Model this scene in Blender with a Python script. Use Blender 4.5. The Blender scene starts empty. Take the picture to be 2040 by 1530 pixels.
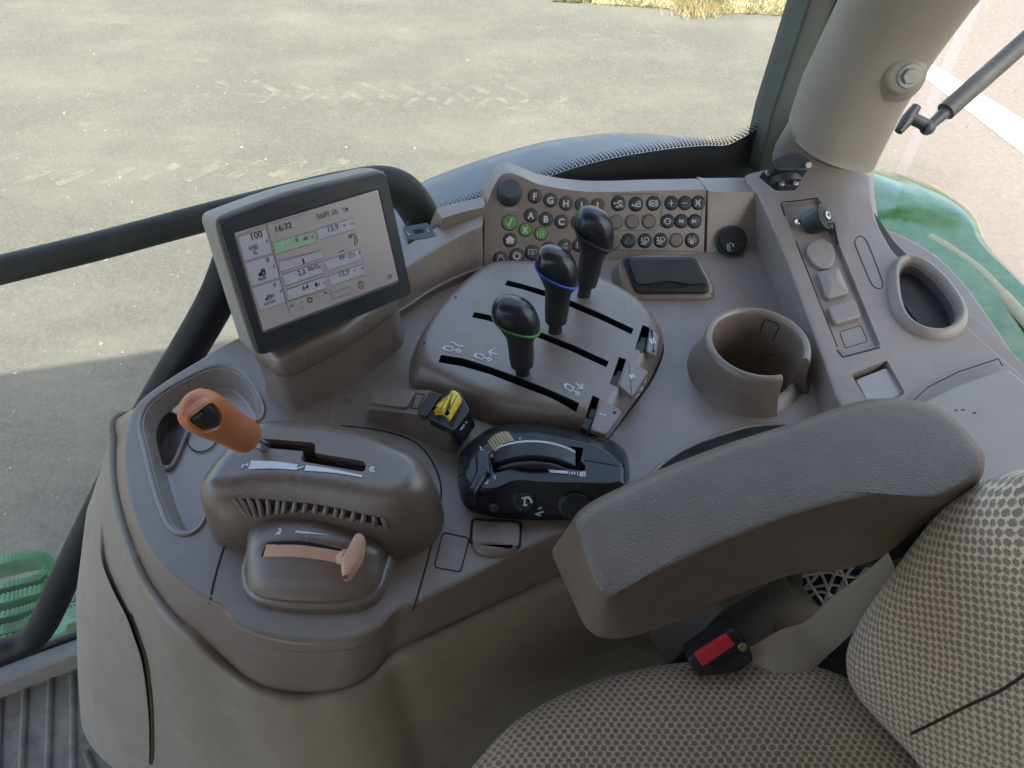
import bpy, bmesh, math, random
from mathutils import Vector, Matrix
from mathutils.bvhtree import BVHTree
random.seed(7)
R = math.radians
S = bpy.context.scene

# ---------------------------------------------------------------- camera, world, sun, exposure
H, PITCH, F = 0.56, R(48), 1520.0          # eye 0.56 m above the console top, 48 degrees down, focal length in photo pixels
cam_d = bpy.data.cameras.new('camera'); cam = bpy.data.objects.new('camera', cam_d)
S.collection.objects.link(cam); S.camera = cam
cam.location = (0, 0, H); cam.rotation_euler = (R(90) - PITCH, 0, 0)
cam_d.sensor_width = 36; cam_d.lens = 36 * F / 2040; cam_d.clip_start = .01; cam_d.clip_end = 500

SUN_EL, SUN_AZ = R(56), R(148.7)           # sun stands behind the camera to the right, over the cab roof
w = bpy.data.worlds.new('World'); S.world = w; w.use_nodes = True
nt = w.node_tree; bg = nt.nodes['Background']; sky = nt.nodes.new('ShaderNodeTexSky')
sky.sky_type = 'NISHITA'; sky.sun_disc = False; sky.sun_elevation = SUN_EL; sky.sun_rotation = SUN_AZ
sky.air_density = 1.0; sky.dust_density = 4.0; sky.ozone_density = .3
nt.links.new(sky.outputs[0], bg.inputs[0]); bg.inputs[1].default_value = .15
sun_d = bpy.data.lights.new('sun', 'SUN'); sun_d.energy = 2.4; sun_d.angle = R(.6); sun_d.color = (1, .95, .86)
sun = bpy.data.objects.new('sun', sun_d); S.collection.objects.link(sun)
sun.rotation_euler = Vector((-.52 * math.cos(SUN_EL), .854 * math.cos(SUN_EL), -math.sin(SUN_EL))).to_track_quat('-Z', 'Y').to_euler()
S.view_settings.view_transform = 'Standard'; S.view_settings.look = 'None'
S.view_settings.exposure = 2.3; S.view_settings.gamma = 1.0; S.view_settings.use_curve_mapping = False
S.cycles.max_bounces = 10; S.cycles.diffuse_bounces = 5; S.cycles.transparent_max_bounces = 12

# ---------------------------------------------------------------- surveying: photo bearings to places on real planes
FWD = Vector((0, math.cos(PITCH), -math.sin(PITCH))); UP = Vector((0, math.sin(PITCH), math.cos(PITCH))); EYE = Vector((0, 0, H))
def ray(px, py): return Vector((1, 0, 0)) * ((px - 1020) / F) + UP * ((765 - py) / F) + FWD
def Z(px, py, z=0.): d = ray(px, py); return EYE + d * ((z - H) / d.z)
def D(px, py, depth): return EYE + ray(px, py) * depth
class Pl:
    def __init__(s, o, n, x=(1, 0, 0)):
        s.o = Vector(o); s.n = Vector(n).normalized(); x = Vector(x); s.x = (x - s.n * x.dot(s.n)).normalized(); s.y = s.n.cross(s.x)
    def hit(s, px, py, h=0.):
        d = ray(px, py); o = s.o + s.n * h; return EYE + d * ((o - EYE).dot(s.n) / d.dot(s.n))
    def loc(s, px, py, h=0.): p = s.hit(px, py, h) - s.o; return Vector((p.dot(s.x), p.dot(s.y)))
    def pt(s, u, v, h=0.): return s.o + s.x * u + s.y * v + s.n * h
    def hn(s, px, py, near=False): return s.hit(px, py), s.n
G0 = Pl((0, 0, 0), (0, 0, 1))
def ZP(z): return Pl((0, 0, z), (0, 0, 1))
def P3(a, b, c):
    n = (b - a).cross(c - a).normalized()
    if n.dot(EYE - a) < 0: n = -n
    return Pl(a, n, (1, 0, 0))
class Surf:                                   # the surface of things already built
    def __init__(s, *obs):
        bm = bmesh.new()
        for o in obs:
            m = o.data.copy(); m.transform(o.matrix_basis); bm.from_mesh(m); bpy.data.meshes.remove(m)
        s.t = BVHTree.FromBMesh(bm); bm.free()
    def hn(s, px, py, near=False):
        r = s.t.ray_cast(EYE, ray(px, py).normalized())
        if r[0] is None:
            if not near: return None
            print('MISS', px, py); r = s.t.find_nearest(D(px, py, .66))
        n = r[1]
        if n.dot(EYE - r[0]) < 0: n = -n
        return r[0], n
def K(sc, ox, oy): return lambda x, y: (ox + x / sc, oy + y / sc)

# ---------------------------------------------------------------- materials
MATS = {}
def mat(name, col, rough=.5, bump=.0, bs=900, var=.06, vs=18, metal=0, spec=.5, dust=.0, dustcol=(.5, .46, .4), coat=0, tex='noise', emit=None, wear=0):
    if name in MATS: return MATS[name]
    m = bpy.data.materials.new(name); m.use_nodes = True; t = m.node_tree; b = t.nodes['Principled BSDF']; L = t.links.new
    def N(k, **kw):
        n = t.nodes.new(k)
        for a, v in kw.items(): setattr(n, a, v)
        return n
    tc = N('ShaderNodeTexCoord')
    n1 = N('ShaderNodeTexNoise'); n1.inputs['Scale'].default_value = vs; n1.inputs['Detail'].default_value = 4
    L(tc.outputs['Object'], n1.inputs['Vector'])
    mr = N('ShaderNodeMapRange'); mr.inputs[1].default_value = .3; mr.inputs[2].default_value = .7
    mr.inputs[3].default_value = 1 - var; mr.inputs[4].default_value = 1 + var; L(n1.outputs[0], mr.inputs[0])
    mx = N('ShaderNodeMix', data_type='RGBA', blend_type='MULTIPLY'); mx.inputs[0].default_value = 1
    mx.inputs[6].default_value = (*col, 1)
    cmb = N('ShaderNodeCombineColor')
    for i in range(3): L(mr.outputs[0], cmb.inputs[i])
    L(cmb.outputs[0], mx.inputs[7]); out = mx.outputs[2]
    if dust:  # pale noise layer: real dust, plus painted sky reflection on the green fender
        n2 = N('ShaderNodeTexNoise'); n2.inputs['Scale'].default_value = 45; n2.inputs['Detail'].default_value = 8; n2.inputs['Roughness'].default_value = .7
        L(tc.outputs['Object'], n2.inputs['Vector'])
        m2 = N('ShaderNodeMapRange'); m2.inputs[1].default_value = .42; m2.inputs[2].default_value = .95; m2.inputs[4].default_value = dust; L(n2.outputs[0], m2.inputs[0])
        mm = N('ShaderNodeMix', data_type='RGBA'); L(m2.outputs[0], mm.inputs[0]); L(out, mm.inputs[6]); mm.inputs[7].default_value = (*dustcol, 1); out = mm.outputs[2]
    if wear:
        for k_, (sc_, rot_) in enumerate((((9, 420, 60), .5), ((380, 12, 60), .25))):
            mp = N('ShaderNodeMapping'); mp.inputs['Scale'].default_value = sc_; mp.inputs['Rotation'].default_value = (0, 0, rot_); L(tc.outputs['Object'], mp.inputs[0])
            ns_ = N('ShaderNodeTexNoise'); ns_.inputs['Scale'].default_value = 1; ns_.inputs['Detail'].default_value = 2; L(mp.outputs[0], ns_.inputs['Vector'])
            m3 = N('ShaderNodeMapRange'); m3.inputs[1].default_value = .70; m3.inputs[2].default_value = .76; m3.inputs[4].default_value = wear; L(ns_.outputs[0], m3.inputs[0])
            mz = N('ShaderNodeMix', data_type='RGBA'); L(m3.outputs[0], mz.inputs[0]); L(out, mz.inputs[6]); mz.inputs[7].default_value = (.42, .39, .36, 1); out = mz.outputs[2]
    L(out, b.inputs['Base Color'])
    rr = N('ShaderNodeMapRange'); rr.inputs[1].default_value = .3; rr.inputs[2].default_value = .7; rr.inputs[3].default_value = max(.02, rough - .08); rr.inputs[4].default_value = min(1, rough + .08)
    n3 = N('ShaderNodeTexNoise'); n3.inputs['Scale'].default_value = 30; n3.inputs['Detail'].default_value = 6; L(tc.outputs['Object'], n3.inputs['Vector'])
    L(n3.outputs[0], rr.inputs[0]); L(rr.outputs[0], b.inputs['Roughness'])
    b.inputs['Metallic'].default_value = metal; b.inputs['Specular IOR Level'].default_value = spec; b.inputs['Coat Weight'].default_value = coat
    b.inputs['Coat Roughness'].default_value = .12
    if bump:
        if tex == 'leather':
            nb = N('ShaderNodeTexVoronoi'); nb.feature = 'SMOOTH_F1'
            nd = N('ShaderNodeTexNoise'); nd.inputs['Scale'].default_value = bs * .35; L(tc.outputs['Object'], nd.inputs['Vector'])
            ad = N('ShaderNodeVectorMath', operation='MULTIPLY_ADD'); L(nd.outputs[1], ad.inputs[0]); ad.inputs[1].default_value = (.004,) * 3; L(tc.outputs['Object'], ad.inputs[2])
            L(ad.outputs[0], nb.inputs['Vector'])
        else:
            nb = N('ShaderNodeTexNoise'); nb.inputs['Detail'].default_value = 2; L(tc.outputs['Object'], nb.inputs['Vector'])
        nb.inputs['Scale'].default_value = bs
        bp = N('ShaderNodeBump'); bp.inputs['Strength'].default_value = bump; bp.inputs['Distance'].default_value = .0006
        L(nb.outputs[0], bp.inputs['Height']); L(bp.outputs[0], b.inputs['Normal'])
    if emit: b.inputs['Emission Color'].default_value = (*emit[0], 1); b.inputs['Emission Strength'].default_value = emit[1]
    MATS[name] = m; return m
TOP = mat('taupe_plastic', (.176, .137, .113), .35, .45, 900, .08, 9, dust=.12, spec=1.0, wear=.30)
TOP2 = mat('taupe_plastic_satin', (.138, .104, .084), .30, .35, 1100, .08, 9, dust=.06, spec=.95, wear=.22)
BODY = mat('olive_grey_plastic', (.235, .204, .165), .5, .4, 900, .09, 6, dust=.16, wear=.3)
REAR = mat('grey_trim_plastic', (.235, .195, .172), .42, .45, 900, .07, 9, dust=.16, wear=.3, spec=.7)
POST = mat('post_trim_plastic', (.225, .195, .155), .55, .3, 1100, .04, 6, dust=.04)
LEATH = mat('armrest_vinyl', (.138, .104, .082), .38, .8, 950, .08, 30, tex='leather', dust=.10)
BLK = mat('black_plastic', (.016, .018, .022), .38, .25, 1500, .1, 20, dust=.03)
BLKG = mat('glossy_black_plastic', (.012, .014, .02), .24, .05, 1500, .1, 20, dust=.015)
BLKM = mat('matt_black_rubber', (.02, .021, .024), .6, .3, 1200, .1, 20, dust=.04)
DARK = mat('recess_shade', (.006, .006, .006), .8)  # near-black puts the shade inside slots and openings into the colour
SEAM = mat('seam_shadow_gap', (.012, .011, .010), .8)
SLATE = mat('slate_plastic', (.045, .052, .062), .4, .2, 1400)
WHITE = mat('white_print', (.62, .66, .72), .5, var=.08, vs=200)
ICON = mat('pale_print', (.5, .52, .52), .5, var=.1, vs=200)
FAINT = mat('faint_print', (.22, .22, .22), .5)
ORANGE = mat('orange_plastic', (.44, .15, .06), .36, .2, 1200, .08, 60, dust=.10, dustcol=(.25,.14,.08))
YELLOW = mat('yellow_plastic', (.85, .64, .06), .42, .1, 900, .05, 60)
PINK = mat('pink_beige_plastic', (.60, .36, .27), .42, .15, 1000, .05, 40)
TAN = mat('tan_plastic', (.46, .36, .24), .5, .1)
STEEL = mat('steel', (.6, .6, .6), .28, metal=1)
BOLT = mat('zinc_bolt', (.30, .29, .265), .5, .3, metal=.5)
BLUE = mat('blue_ring_plastic', (.03, .10, .55), .35)
GREENR = mat('green_ring_plastic', (.06, .28, .05), .35)
GREY = mat('grey_ring_plastic', (.10, .09, .08), .4)
BTNG = mat('green_button', (.10, .25, .05), .45)
GREEN = mat('green_paint', (.03, .125, .028), .12, spec=.6, coat=.7, var=.2, dust=.6, dustcol=(.25, .29, .22))  # pale dust layer here paints the sky's reflection over the green
STEPG = mat('green_step_paint', (.11, .25, .14), .45, dust=.4, var=.2, dustcol=(.22,.27,.19))
RED = mat('red_button_plastic', (.62, .03, .05), .3, .05, dust=.1, dustcol=(.8, .3, .3))
FEND = mat('fender_sky_grey', (.10, .115, .135), .36, .3, 300, .08, 5, dust=.1, dustcol=(.3, .33, .36))  # black flare; the sky's reflection is painted into this slate colour
TUBE = mat('black_tube_paint', (.008, .010, .013), .5, .2, 500, dust=.02, spec=.25)
WEB = mat('belt_sleeve', (.40, .36, .30), .6, .5, 1800, dust=.06)
FLOORM = mat('rubber_floor_mat', (.125, .115, .095), .75, .6, 500, .25, 14, dust=.8, dustcol=(.30, .28, .24))
SILL = mat('door_sill_plastic', (.19, .185, .165), .6, .4, 900, .12, 14, dust=.3)
SEAL = mat('window_seal', (.085, .095, .08), .6, .2)
LINER = mat('roof_liner', (.30, .285, .26), .8, .3)
SCRBODY = mat('monitor_shell', (.24, .232, .205), .5, .3, 1200)
BEZ = mat('monitor_bezel', (.022, .025, .032), .36, .15, 1500, dust=.03)

# ---------------------------------------------------------------- mesh tools
def link(name, me, m=None, parent=None):
    o = bpy.data.objects.new(name, me); S.collection.objects.link(o)
    if m is not None and not me.materials: me.materials.append(m)
    if parent is not None: o.parent = parent
    return o
def shade(me, ang=38):
    me.polygons.foreach_set('use_smooth', [True] * len(me.polygons))
    me.set_sharp_from_angle(angle=R(ang)); me.update()
def mesh(name, V, Fc, m, parent=None, ang=38, wn=True, uv=None, smooth=True):
    me = bpy.data.meshes.new(name); me.from_pydata([tuple(v) for v in V], [], Fc); 
    bm = bmesh.new(); bm.from_mesh(me); bmesh.ops.recalc_face_normals(bm, faces=bm.faces); bm.to_mesh(me); bm.free()
    if uv:
        l = me.uv_layers.new(name='uv')
        for lp in me.loops: l.data[lp.index].uv = uv[lp.vertex_index]
    if smooth: shade(me, ang)
    o = link(name, me, m, parent)
    if wn and smooth:
        md = o.modifiers.new('wn', 'WEIGHTED_NORMAL'); md.keep_sharp = True; md.weight = 80
    return o
def tag(o, label, cat, group=None, kind=None):
    if label: o['label'] = label
    if cat: o['category'] = cat
    if group: o['group'] = group
    if kind: o['kind'] = kind
    return o
def thing(name, label, cat, group=None):
    o = bpy.data.objects.new(name, None); S.collection.objects.link(o); o.empty_display_size = .02
    return tag(o, label, cat, group)
def cr(P, per=6, closed=True):
    n = len(P); out = []
    rng = n if closed else n - 1
    for i in range(rng):
        if closed: a, b, c, d = P[(i - 1) % n], P[i], P[(i + 1) % n], P[(i + 2) % n]
        else: a, b, c, d = P[max(i - 1, 0)], P[i], P[i + 1], P[min(i + 2, n - 1)]
        for k in range(per):
            t = k / per; out.append(.5 * ((2 * b) + (c - a) * t + (2 * a - 5 * b + 4 * c - d) * t * t + (3 * b - a - 3 * c + d) * t ** 3))
    if not closed: out.append(P[-1].copy())
    return out
def rp(P, r, seg=4):
    out = []; n = len(P)
    rs = r if isinstance(r, (list, tuple)) else [r] * n
    for i in range(n):
        a, b, c = P[i - 1], P[i], P[(i + 1) % n]
        u, v = (a - b), (c - b); k = min(rs[i], u.length * .48, v.length * .48)
        if k < 1e-6: out.append(b); continue
        p, q = b + u.normalized() * k, b + v.normalized() * k
        for j in range(seg + 1):
            t = j / seg; out.append(p * (1 - t) ** 2 + b * 2 * t * (1 - t) + q * t * t)
    return out
def area2(P): return .5 * sum(P[i - 1].x * P[i].y - P[i].x * P[i - 1].y for i in range(len(P)))
def resample(P, n):
    Q = P + [P[0]]; L = [0]
    for a, b in zip(Q, Q[1:]): L.append(L[-1] + (b - a).length)
    out = []; j = 0
    for i in range(n):
        t = L[-1] * i / n
        while L[j + 1] < t: j += 1
        out.append(Q[j].lerp(Q[j + 1], (t - L[j]) / max(1e-9, L[j + 1] - L[j])))
    return out
def off1(P, d):
    s = 1 if area2(P) > 0 else -1; n = len(P); out = []
    for i in range(n):
        a, b, c = P[i - 1], P[i], P[(i + 1) % n]
        e1, e2 = (b - a), (c - b)
        if e1.length < 1e-9: e1 = e2
        if e2.length < 1e-9: e2 = e1
        e1, e2 = e1.normalized(), e2.normalized()
        n1, n2 = Vector((-e1.y, e1.x)), Vector((-e2.y, e2.x)); m = n1 + n2
        if m.length < 1e-6: m = n1
        m.normalize(); k = max(.45, m.dot(n1)); out.append(b + m * (d * s / k))
    return out
def off(P, d):                                # inward offset of a closed 2-d outline
    if abs(d) < 1e-9: return [p.copy() for p in P]
    if len(P) < 24 or abs(d) < .0015: return off1(P, d)
    k = max(2, int(abs(d) / .0008)); Q = P
    for _ in range(k):
        Q = off1(Q, d / k); n = len(Q)
        for _r in range(2):
            W = []
            for i in range(n):
                t = Q[(i + 1) % n] - Q[i - 1]
                if t.length < 1e-9: W.append(Q[i]); continue
                t.normalize(); m = (Q[(i + 1) % n] + Q[i - 1]) / 2 - Q[i]; tt = t * m.dot(t); W.append(Q[i] + tt * .5 + (m - tt) * .12)
            Q = W
    return Q
def rings(name, Rg, m, parent=None, top=True, bot=False, ang=38, closed=True, uv=None, wn=True):
    V = [v for r in Rg for v in r]; n = len(Rg[0]); Fc = []
    for k in range(len(Rg) - 1):
        for i in range(n if closed else n - 1):
            j = (i + 1) % n; Fc.append((k * n + i, k * n + j, (k + 1) * n + j, (k + 1) * n + i))
    if top: Fc.append(tuple(range((len(Rg) - 1) * n, len(Rg) * n)))
    if bot: Fc.append(tuple(reversed(range(n))))
    return mesh(name, V, Fc, m, parent, ang, wn, uv)
def bev(h0, h1, r, draft=0., seg=4):
    pr = [('o', -draft, h0)]
    for k in range(seg + 1):
        a = k / seg * math.pi / 2; pr.append(('o', r * (1 - math.cos(a)), h1 - r + r * math.sin(a)))
    return pr
def slab(name, pl, pxs, prof, m, parent=None, hit=0., spl=0, r=0., bot=True, ang=38, loc=None, uvs=False, shift=None):
    """outline read on plane pl (+hit); prof = list of (o inset height) or (s scale height)"""
    P = loc if loc else [pl.loc(x, y, hit) for x, y in pxs]
    if spl: P = cr(P, spl)
    elif r: P = rp(P, r)
    c = sum(P, Vector((0, 0))) / len(P); Rg = []; UV = []
    for kind, a, h in prof:
        Q = off(P, a) if kind == 'o' else [c + (p - c) * a for p in P]
        Rg.append([pl.pt(q.x, q.y, h) for q in Q]); UV += [(q.x, q.y) for q in Q]
    return rings(name, Rg, m, parent, True, bot, ang, uv=UV if uvs else None)
def box(name, pl, cx, cy, sx, sy, h0, h1, m, parent=None, r=.001, rc=.002, ang_=0., px=True, draft=0.):
    """box standing on a plane; centre by bearing or local coords"""
    c = pl.loc(cx, cy) if px else Vector((cx, cy)); ca, sa = math.cos(ang_), math.sin(ang_)
    P = [c + Vector((x * ca - y * sa, x * sa + y * ca)) for x, y in ((-sx / 2, -sy / 2), (sx / 2, -sy / 2), (sx / 2, sy / 2), (-sx / 2, sy / 2))]
    return slab(name, pl, None, bev(h0, h1, r, draft, 3), m, parent, r=rc, loc=P)
def disc(name, pl, c, rad, prof, m, parent=None, n=32, px=True, sx=1., ang=38, bot=True):
    c = pl.loc(*c) if px else Vector(c)
    P = [c + Vector((rad * math.cos(2 * math.pi * i / n) * sx, rad * math.sin(2 * math.pi * i / n))) for i in range(n)]
    return slab(name, pl, None, prof, m, parent, loc=P, ang=ang, bot=bot)
def frame(d):
    d = d.normalized(); a = Vector((0, 0, 1)) if abs(d.z) < .9 else Vector((1, 0, 0)); x = a.cross(d).normalized(); return x, d.cross(x)
def tube(name, pts, rad, m, parent=None, seg=12, per=6, caps=True, flat=1.):
    P = cr([Vector(p) for p in pts], per, False) if per > 1 and len(pts) > 2 else [Vector(p) for p in pts]
    n = len(P); rs = rad if isinstance(rad, (list, tuple)) else [rad] * n
    if len(rs) != n: rs = [rs[min(len(rs) - 1, int(i / (n - 1) * (len(rs) - 1)))] * (1 - (i / (n - 1) * (len(rs) - 1)) % 1) + rs[min(len(rs) - 1, int(i / (n - 1) * (len(rs) - 1)) + 1)] * ((i / (n - 1) * (len(rs) - 1)) % 1) for i in range(n)]
    Rg = []; x = None
    for i in range(n):
        d = (P[min(i + 1, n - 1)] - P[max(i - 1, 0)]).normalized()
        if x is None: x, y = frame(d)
        else: x = (x - d * x.dot(d)).normalized(); y = d.cross(x)
        Rg.append([P[i] + (x * math.cos(2 * math.pi * k / seg) + y * math.sin(2 * math.pi * k / seg) * flat) * rs[i] for k in range(seg)])
    return rings(name, Rg, m, parent, caps, caps, 50, wn=False)
def stroke(name, sf, lines, wd, m, parent=None, lift=.0004, closed=False, spl=0):
    """thin raised ribbon lying on a surface; lines = list of photo polylines"""
    V = []; Fc = []
    for ln in lines:
        ln = [Vector((p[0], p[1])) for p in ln]
        if spl: ln = cr(ln, spl, closed)
        if closed: ln = ln + [ln[0]]
        # subdivide for curved surfaces
        if isinstance(sf, Surf):
            q = [ln[0]]
            for a, b in zip(ln, ln[1:]):
                k = max(1, int((b - a).length / 8)); q += [a + (b - a) * (j / k) for j in range(1, k + 1)]
            ln = q
        H_ = [sf.hn(p.x, p.y) for p in ln]; H_ = [h for h in H_ if h]
        if len(H_) < 2: continue
        n = len(H_); b0 = len(V)
        for i in range(n):
            p, nn = H_[i]; d = (H_[min(i + 1, n - 1)][0] - H_[max(i - 1, 0)][0])
            if closed and i in (0, n - 1): d = H_[1][0] - H_[n - 2][0]
            if d.length < 1e-9: d = Vector((1, 0, 0))
            s = nn.cross(d.normalized()).normalized() * (wd / 2)
            V += [p + s + nn * lift, p - s + nn * lift, p - s - nn * .0006, p + s - nn * .0006]
        for i in range(n - 1):
            a, c = b0 + 4 * i, b0 + 4 * i + 4
            Fc += [(a, a + 1, c + 1, c), (a + 1, a + 2, c + 2, c + 1), (a + 3, a, c, c + 3)]
    if not V: print('EMPTY stroke', name); return None
    return mesh(name, V, Fc, m, parent, 30, wn=False, smooth=False)
def icon(name, sf, cx, cy, s, lines, m, parent=None, wd=.0009, dx=(1, 0), dy=(0, 1), lift=.0005, closed=False):
    L = [[(cx + s * (x * dx[0] + y * dy[0]), cy + s * (x * dx[1] + y * dy[1])) for x, y in ln] for ln in lines]
    return stroke(name, sf, L, wd, m, parent, lift)
def circ(cx=0, cy=0, r=1, a0=0, a1=360, n=14): return [(cx + r * math.cos(R(a0 + (a1 - a0) * i / n)), cy + r * math.sin(R(a0 + (a1 - a0) * i / n))) for i in range(n + 1)]
def text(name, sf, a, b, s, m, parent=None, lift=.0005, bold=.0, hs=1.):
    """text along the photo bearings a -> b (baseline)"""
    A, n = sf.hn(*a, True); B, _ = sf.hn(*b, True)
    c = bpy.data.curves.new('t', 'FONT'); c.body = s; c.extrude = .012; c.offset = bold; c.resolution_u = 3
    o = bpy.data.objects.new('t', c); S.collection.objects.link(o); bpy.context.view_layer.update()
    me = bpy.data.meshes.new_from_object(o.evaluated_get(bpy.context.evaluated_depsgraph_get())); bpy.data.objects.remove(o)
    xs = [v.co.x for v in me.vertices]; x0, x1 = min(xs), max(xs); k = (B - A).length / (x1 - x0)
    X = (B - A).normalized(); Y = n.cross(X).normalized()
    M = Matrix.Translation(A + n * lift) @ Matrix((X, Y, n)).transposed().to_4x4() @ Matrix.Diagonal((k, k * hs, k, 1)) @ Matrix.Translation((-x0, 0, 0))
    me.transform(M); me.name = name; return link(name, me, m, parent)
def glyph(name, pl, c, r_, s, cap, m, parent, lift=.0003, bold=.03):
    A_, B_ = pl.hit(*c), pl.hit(*r_)
    cu_ = bpy.data.curves.new('t', 'FONT'); cu_.body = s; cu_.extrude = .01; cu_.offset = bold; cu_.resolution_u = 3; cu_.align_x = 'CENTER'
    o = bpy.data.objects.new('t', cu_); S.collection.objects.link(o); bpy.context.view_layer.update()
    me = bpy.data.meshes.new_from_object(o.evaluated_get(bpy.context.evaluated_depsgraph_get())); bpy.data.objects.remove(o)
    k = cap / .70; X = (B_ - A_).normalized(); Y = pl.n.cross(X).normalized()
    me.transform(Matrix.Translation(A_ + pl.n * lift) @ Matrix((X, Y, pl.n)).transposed().to_4x4() @ Matrix.Diagonal((k, k, k, 1)) @ Matrix.Translation((0, -.35, 0)))
    me.name = name; return link(name, me, m, parent)
def cut(o, cutters):
    md0 = o.modifiers.get('wn')
    if md0: o.modifiers.remove(md0)
    for c in cutters:
        for q in list(c.modifiers): c.modifiers.remove(q)
        n0 = len(o.data.vertices); ok = False
        def vol(m_):
            bm_ = bmesh.new(); bm_.from_mesh(m_); v_ = bm_.calc_volume(signed=False); hi_ = max([q_.co.z for q_ in bm_.verts] + [-9]); bm_.free(); return v_, hi_
        v0, z0_ = vol(o.data)
        for sv, us_ in (('EXACT', False), ('EXACT', True), ('FAST', False)):
            b = o.modifiers.new('b', 'BOOLEAN'); b.operation = 'DIFFERENCE'; b.solver = sv; b.object = c
            if sv == 'EXACT': b.material_mode = 'TRANSFER'; b.use_self = us_
            bpy.context.view_layer.update()
            me = bpy.data.meshes.new_from_object(o.evaluated_get(bpy.context.evaluated_depsgraph_get()))
            o.modifiers.clear()
            v1, z1_ = vol(me)
            if len(me.vertices) > n0 * .75 and .5 * v0 < v1 < v0 * 1.004 and z1_ < z0_ + 1e-4: ok = True; break
        print('cut', o.name, sv, us_, n0, len(me.vertices), round(v1 / v0, 3), ok)
        if ok: o.data = me
    shade(o.data, 38)
    for c in cutters: bpy.data.objects.remove(c)
    md = o.modifiers.new('wn', 'WEIGHTED_NORMAL'); md.keep_sharp = True; md.weight = 80
    return o
def cyl(name, p, d, rad, ln, m, parent=None, n=28, bevel=.001, r2=None):
    pl = Pl(p, d, frame(Vector(d))[0]); r2 = rad if r2 is None else r2
    P = [Vector((rad * math.cos(2 * math.pi * i / n), rad * math.sin(2 * math.pi * i / n))) for i in range(n)]
    dr = rad - r2
    return slab(name, pl, None, [('o', 0, 0)] + [('o', dr + bevel * (1 - math.cos(a)), ln - bevel + bevel * math.sin(a)) for a in (0, R(30), R(60), R(90))], m, parent, loc=P)

# ================================================================ SETTING
GZ = -1.9
def ground_mat():
    m = bpy.data.materials.new('dusty_asphalt'); m.use_nodes = True; t = m.node_tree; b = t.nodes['Principled BSDF']; L = t.links.new
    tc = t.nodes.new('ShaderNodeTexCoord')
    def noise(s, d, r=.6, sc=None):
        n = t.nodes.new('ShaderNodeTexNoise'); n.inputs['Scale'].default_value = s; n.inputs['Detail'].default_value = d; n.inputs['Roughness'].default_value = r
        if sc:
            mp = t.nodes.new('ShaderNodeMapping'); mp.inputs['Scale'].default_value = sc; mp.inputs['Rotation'].default_value = (0, 0, R(-6)); L(tc.outputs['Object'], mp.inputs[0]); L(mp.outputs[0], n.inputs['Vector'])
        else: L(tc.outputs['Object'], n.inputs['Vector'])
        return n.outputs[0]
    def rng(i, a, b_, c, d):
        n = t.nodes.new('ShaderNodeMapRange'); n.inputs[1].default_value = a; n.inputs[2].default_value = b_; n.inputs[3].default_value = c; n.inputs[4].default_value = d; L(i, n.inputs[0]); return n.outputs[0]
    def mixc(f, a, c, bt='MIX'):
        n = t.nodes.new('ShaderNodeMix'); n.data_type = 'RGBA'; n.blend_type = bt
        if isinstance(f, float): n.inputs[0].default_value = f
        else: L(f, n.inputs[0])
        for i, v in ((6, a), (7, c)):
            if isinstance(v, tuple): n.inputs[i].default_value = (*v, 1)
            else: L(v, n.inputs[i])
        return n.outputs[2]
    base = mixc(rng(noise(75, 6, .85), .40, .60, 0, 1), (0.061, 0.061, 0.050), (0.109, 0.104, 0.088))
    base = mixc(rng(noise(1.1, 8, .72, (.7, 1.3, 1)), .44, .70, 0, .6), base, (0.145, 0.139, 0.112))
    base = mixc(rng(noise(2.6, 9, .78, (.55, 1.9, 1)), .58, .74, 0, .55), base, (0.205, 0.188, 0.150))
    base = mixc(rng(noise(40, 2, .5), .70, .76, 0, .7), base, (0.264, 0.251, 0.231))
    sx = t.nodes.new('ShaderNodeSeparateXYZ'); L(tc.outputs['Object'], sx.inputs[0])
    base = mixc(rng(sx.outputs[0], 1.7, 2.9, 0, .75), base, mixc(rng(noise(30, 5), .35, .7, 0, 1), (0.158, 0.129, 0.119), (0.211, 0.178, 0.168)))  # pinkish glare on the right painted into the ground colour
    L(base, b.inputs['Base Color']); b.inputs['Roughness'].default_value = .85
    bp = t.nodes.new('ShaderNodeBump'); bp.inputs['Strength'].default_value = .8; bp.inputs['Distance'].default_value = .012; L(noise(70, 8, .8), bp.inputs['Height']); L(bp.outputs[0], b.inputs['Normal'])
    return m
GM = ground_mat()
g = mesh('ground', [(-120, -120, GZ), (120, -120, GZ), (120, 120, GZ), (-120, 120, GZ)], [(0, 1, 2, 3)], GM, smooth=False); tag(g, 'dusty grey asphalt yard beyond the side window', None, kind='structure')
gp = ZP(GZ)
# painted line on the right
ln = [gp.hit(*p) for p in ((1700, 33), (2040, 240), (2300, 400), (2300, 510), (2040, 309), (1700, 47))]
o = mesh('road_marking', [v + Vector((0, 0, .004)) for v in ln] + [v + Vector((0, 0, .0005)) for v in ln],
         [tuple(range(6))] + [(i, (i + 1) % 6, 6 + (i + 1) % 6, 6 + i) for i in range(6)], mat('road_paint', (.42, .41, .37), .7, .3, 60, .12, 6, dust=.25, dustcol=(.3, .27, .24)), smooth=False)
tag(o, 'white painted line crossing the yard behind the pillar', None, kind='structure')
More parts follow.
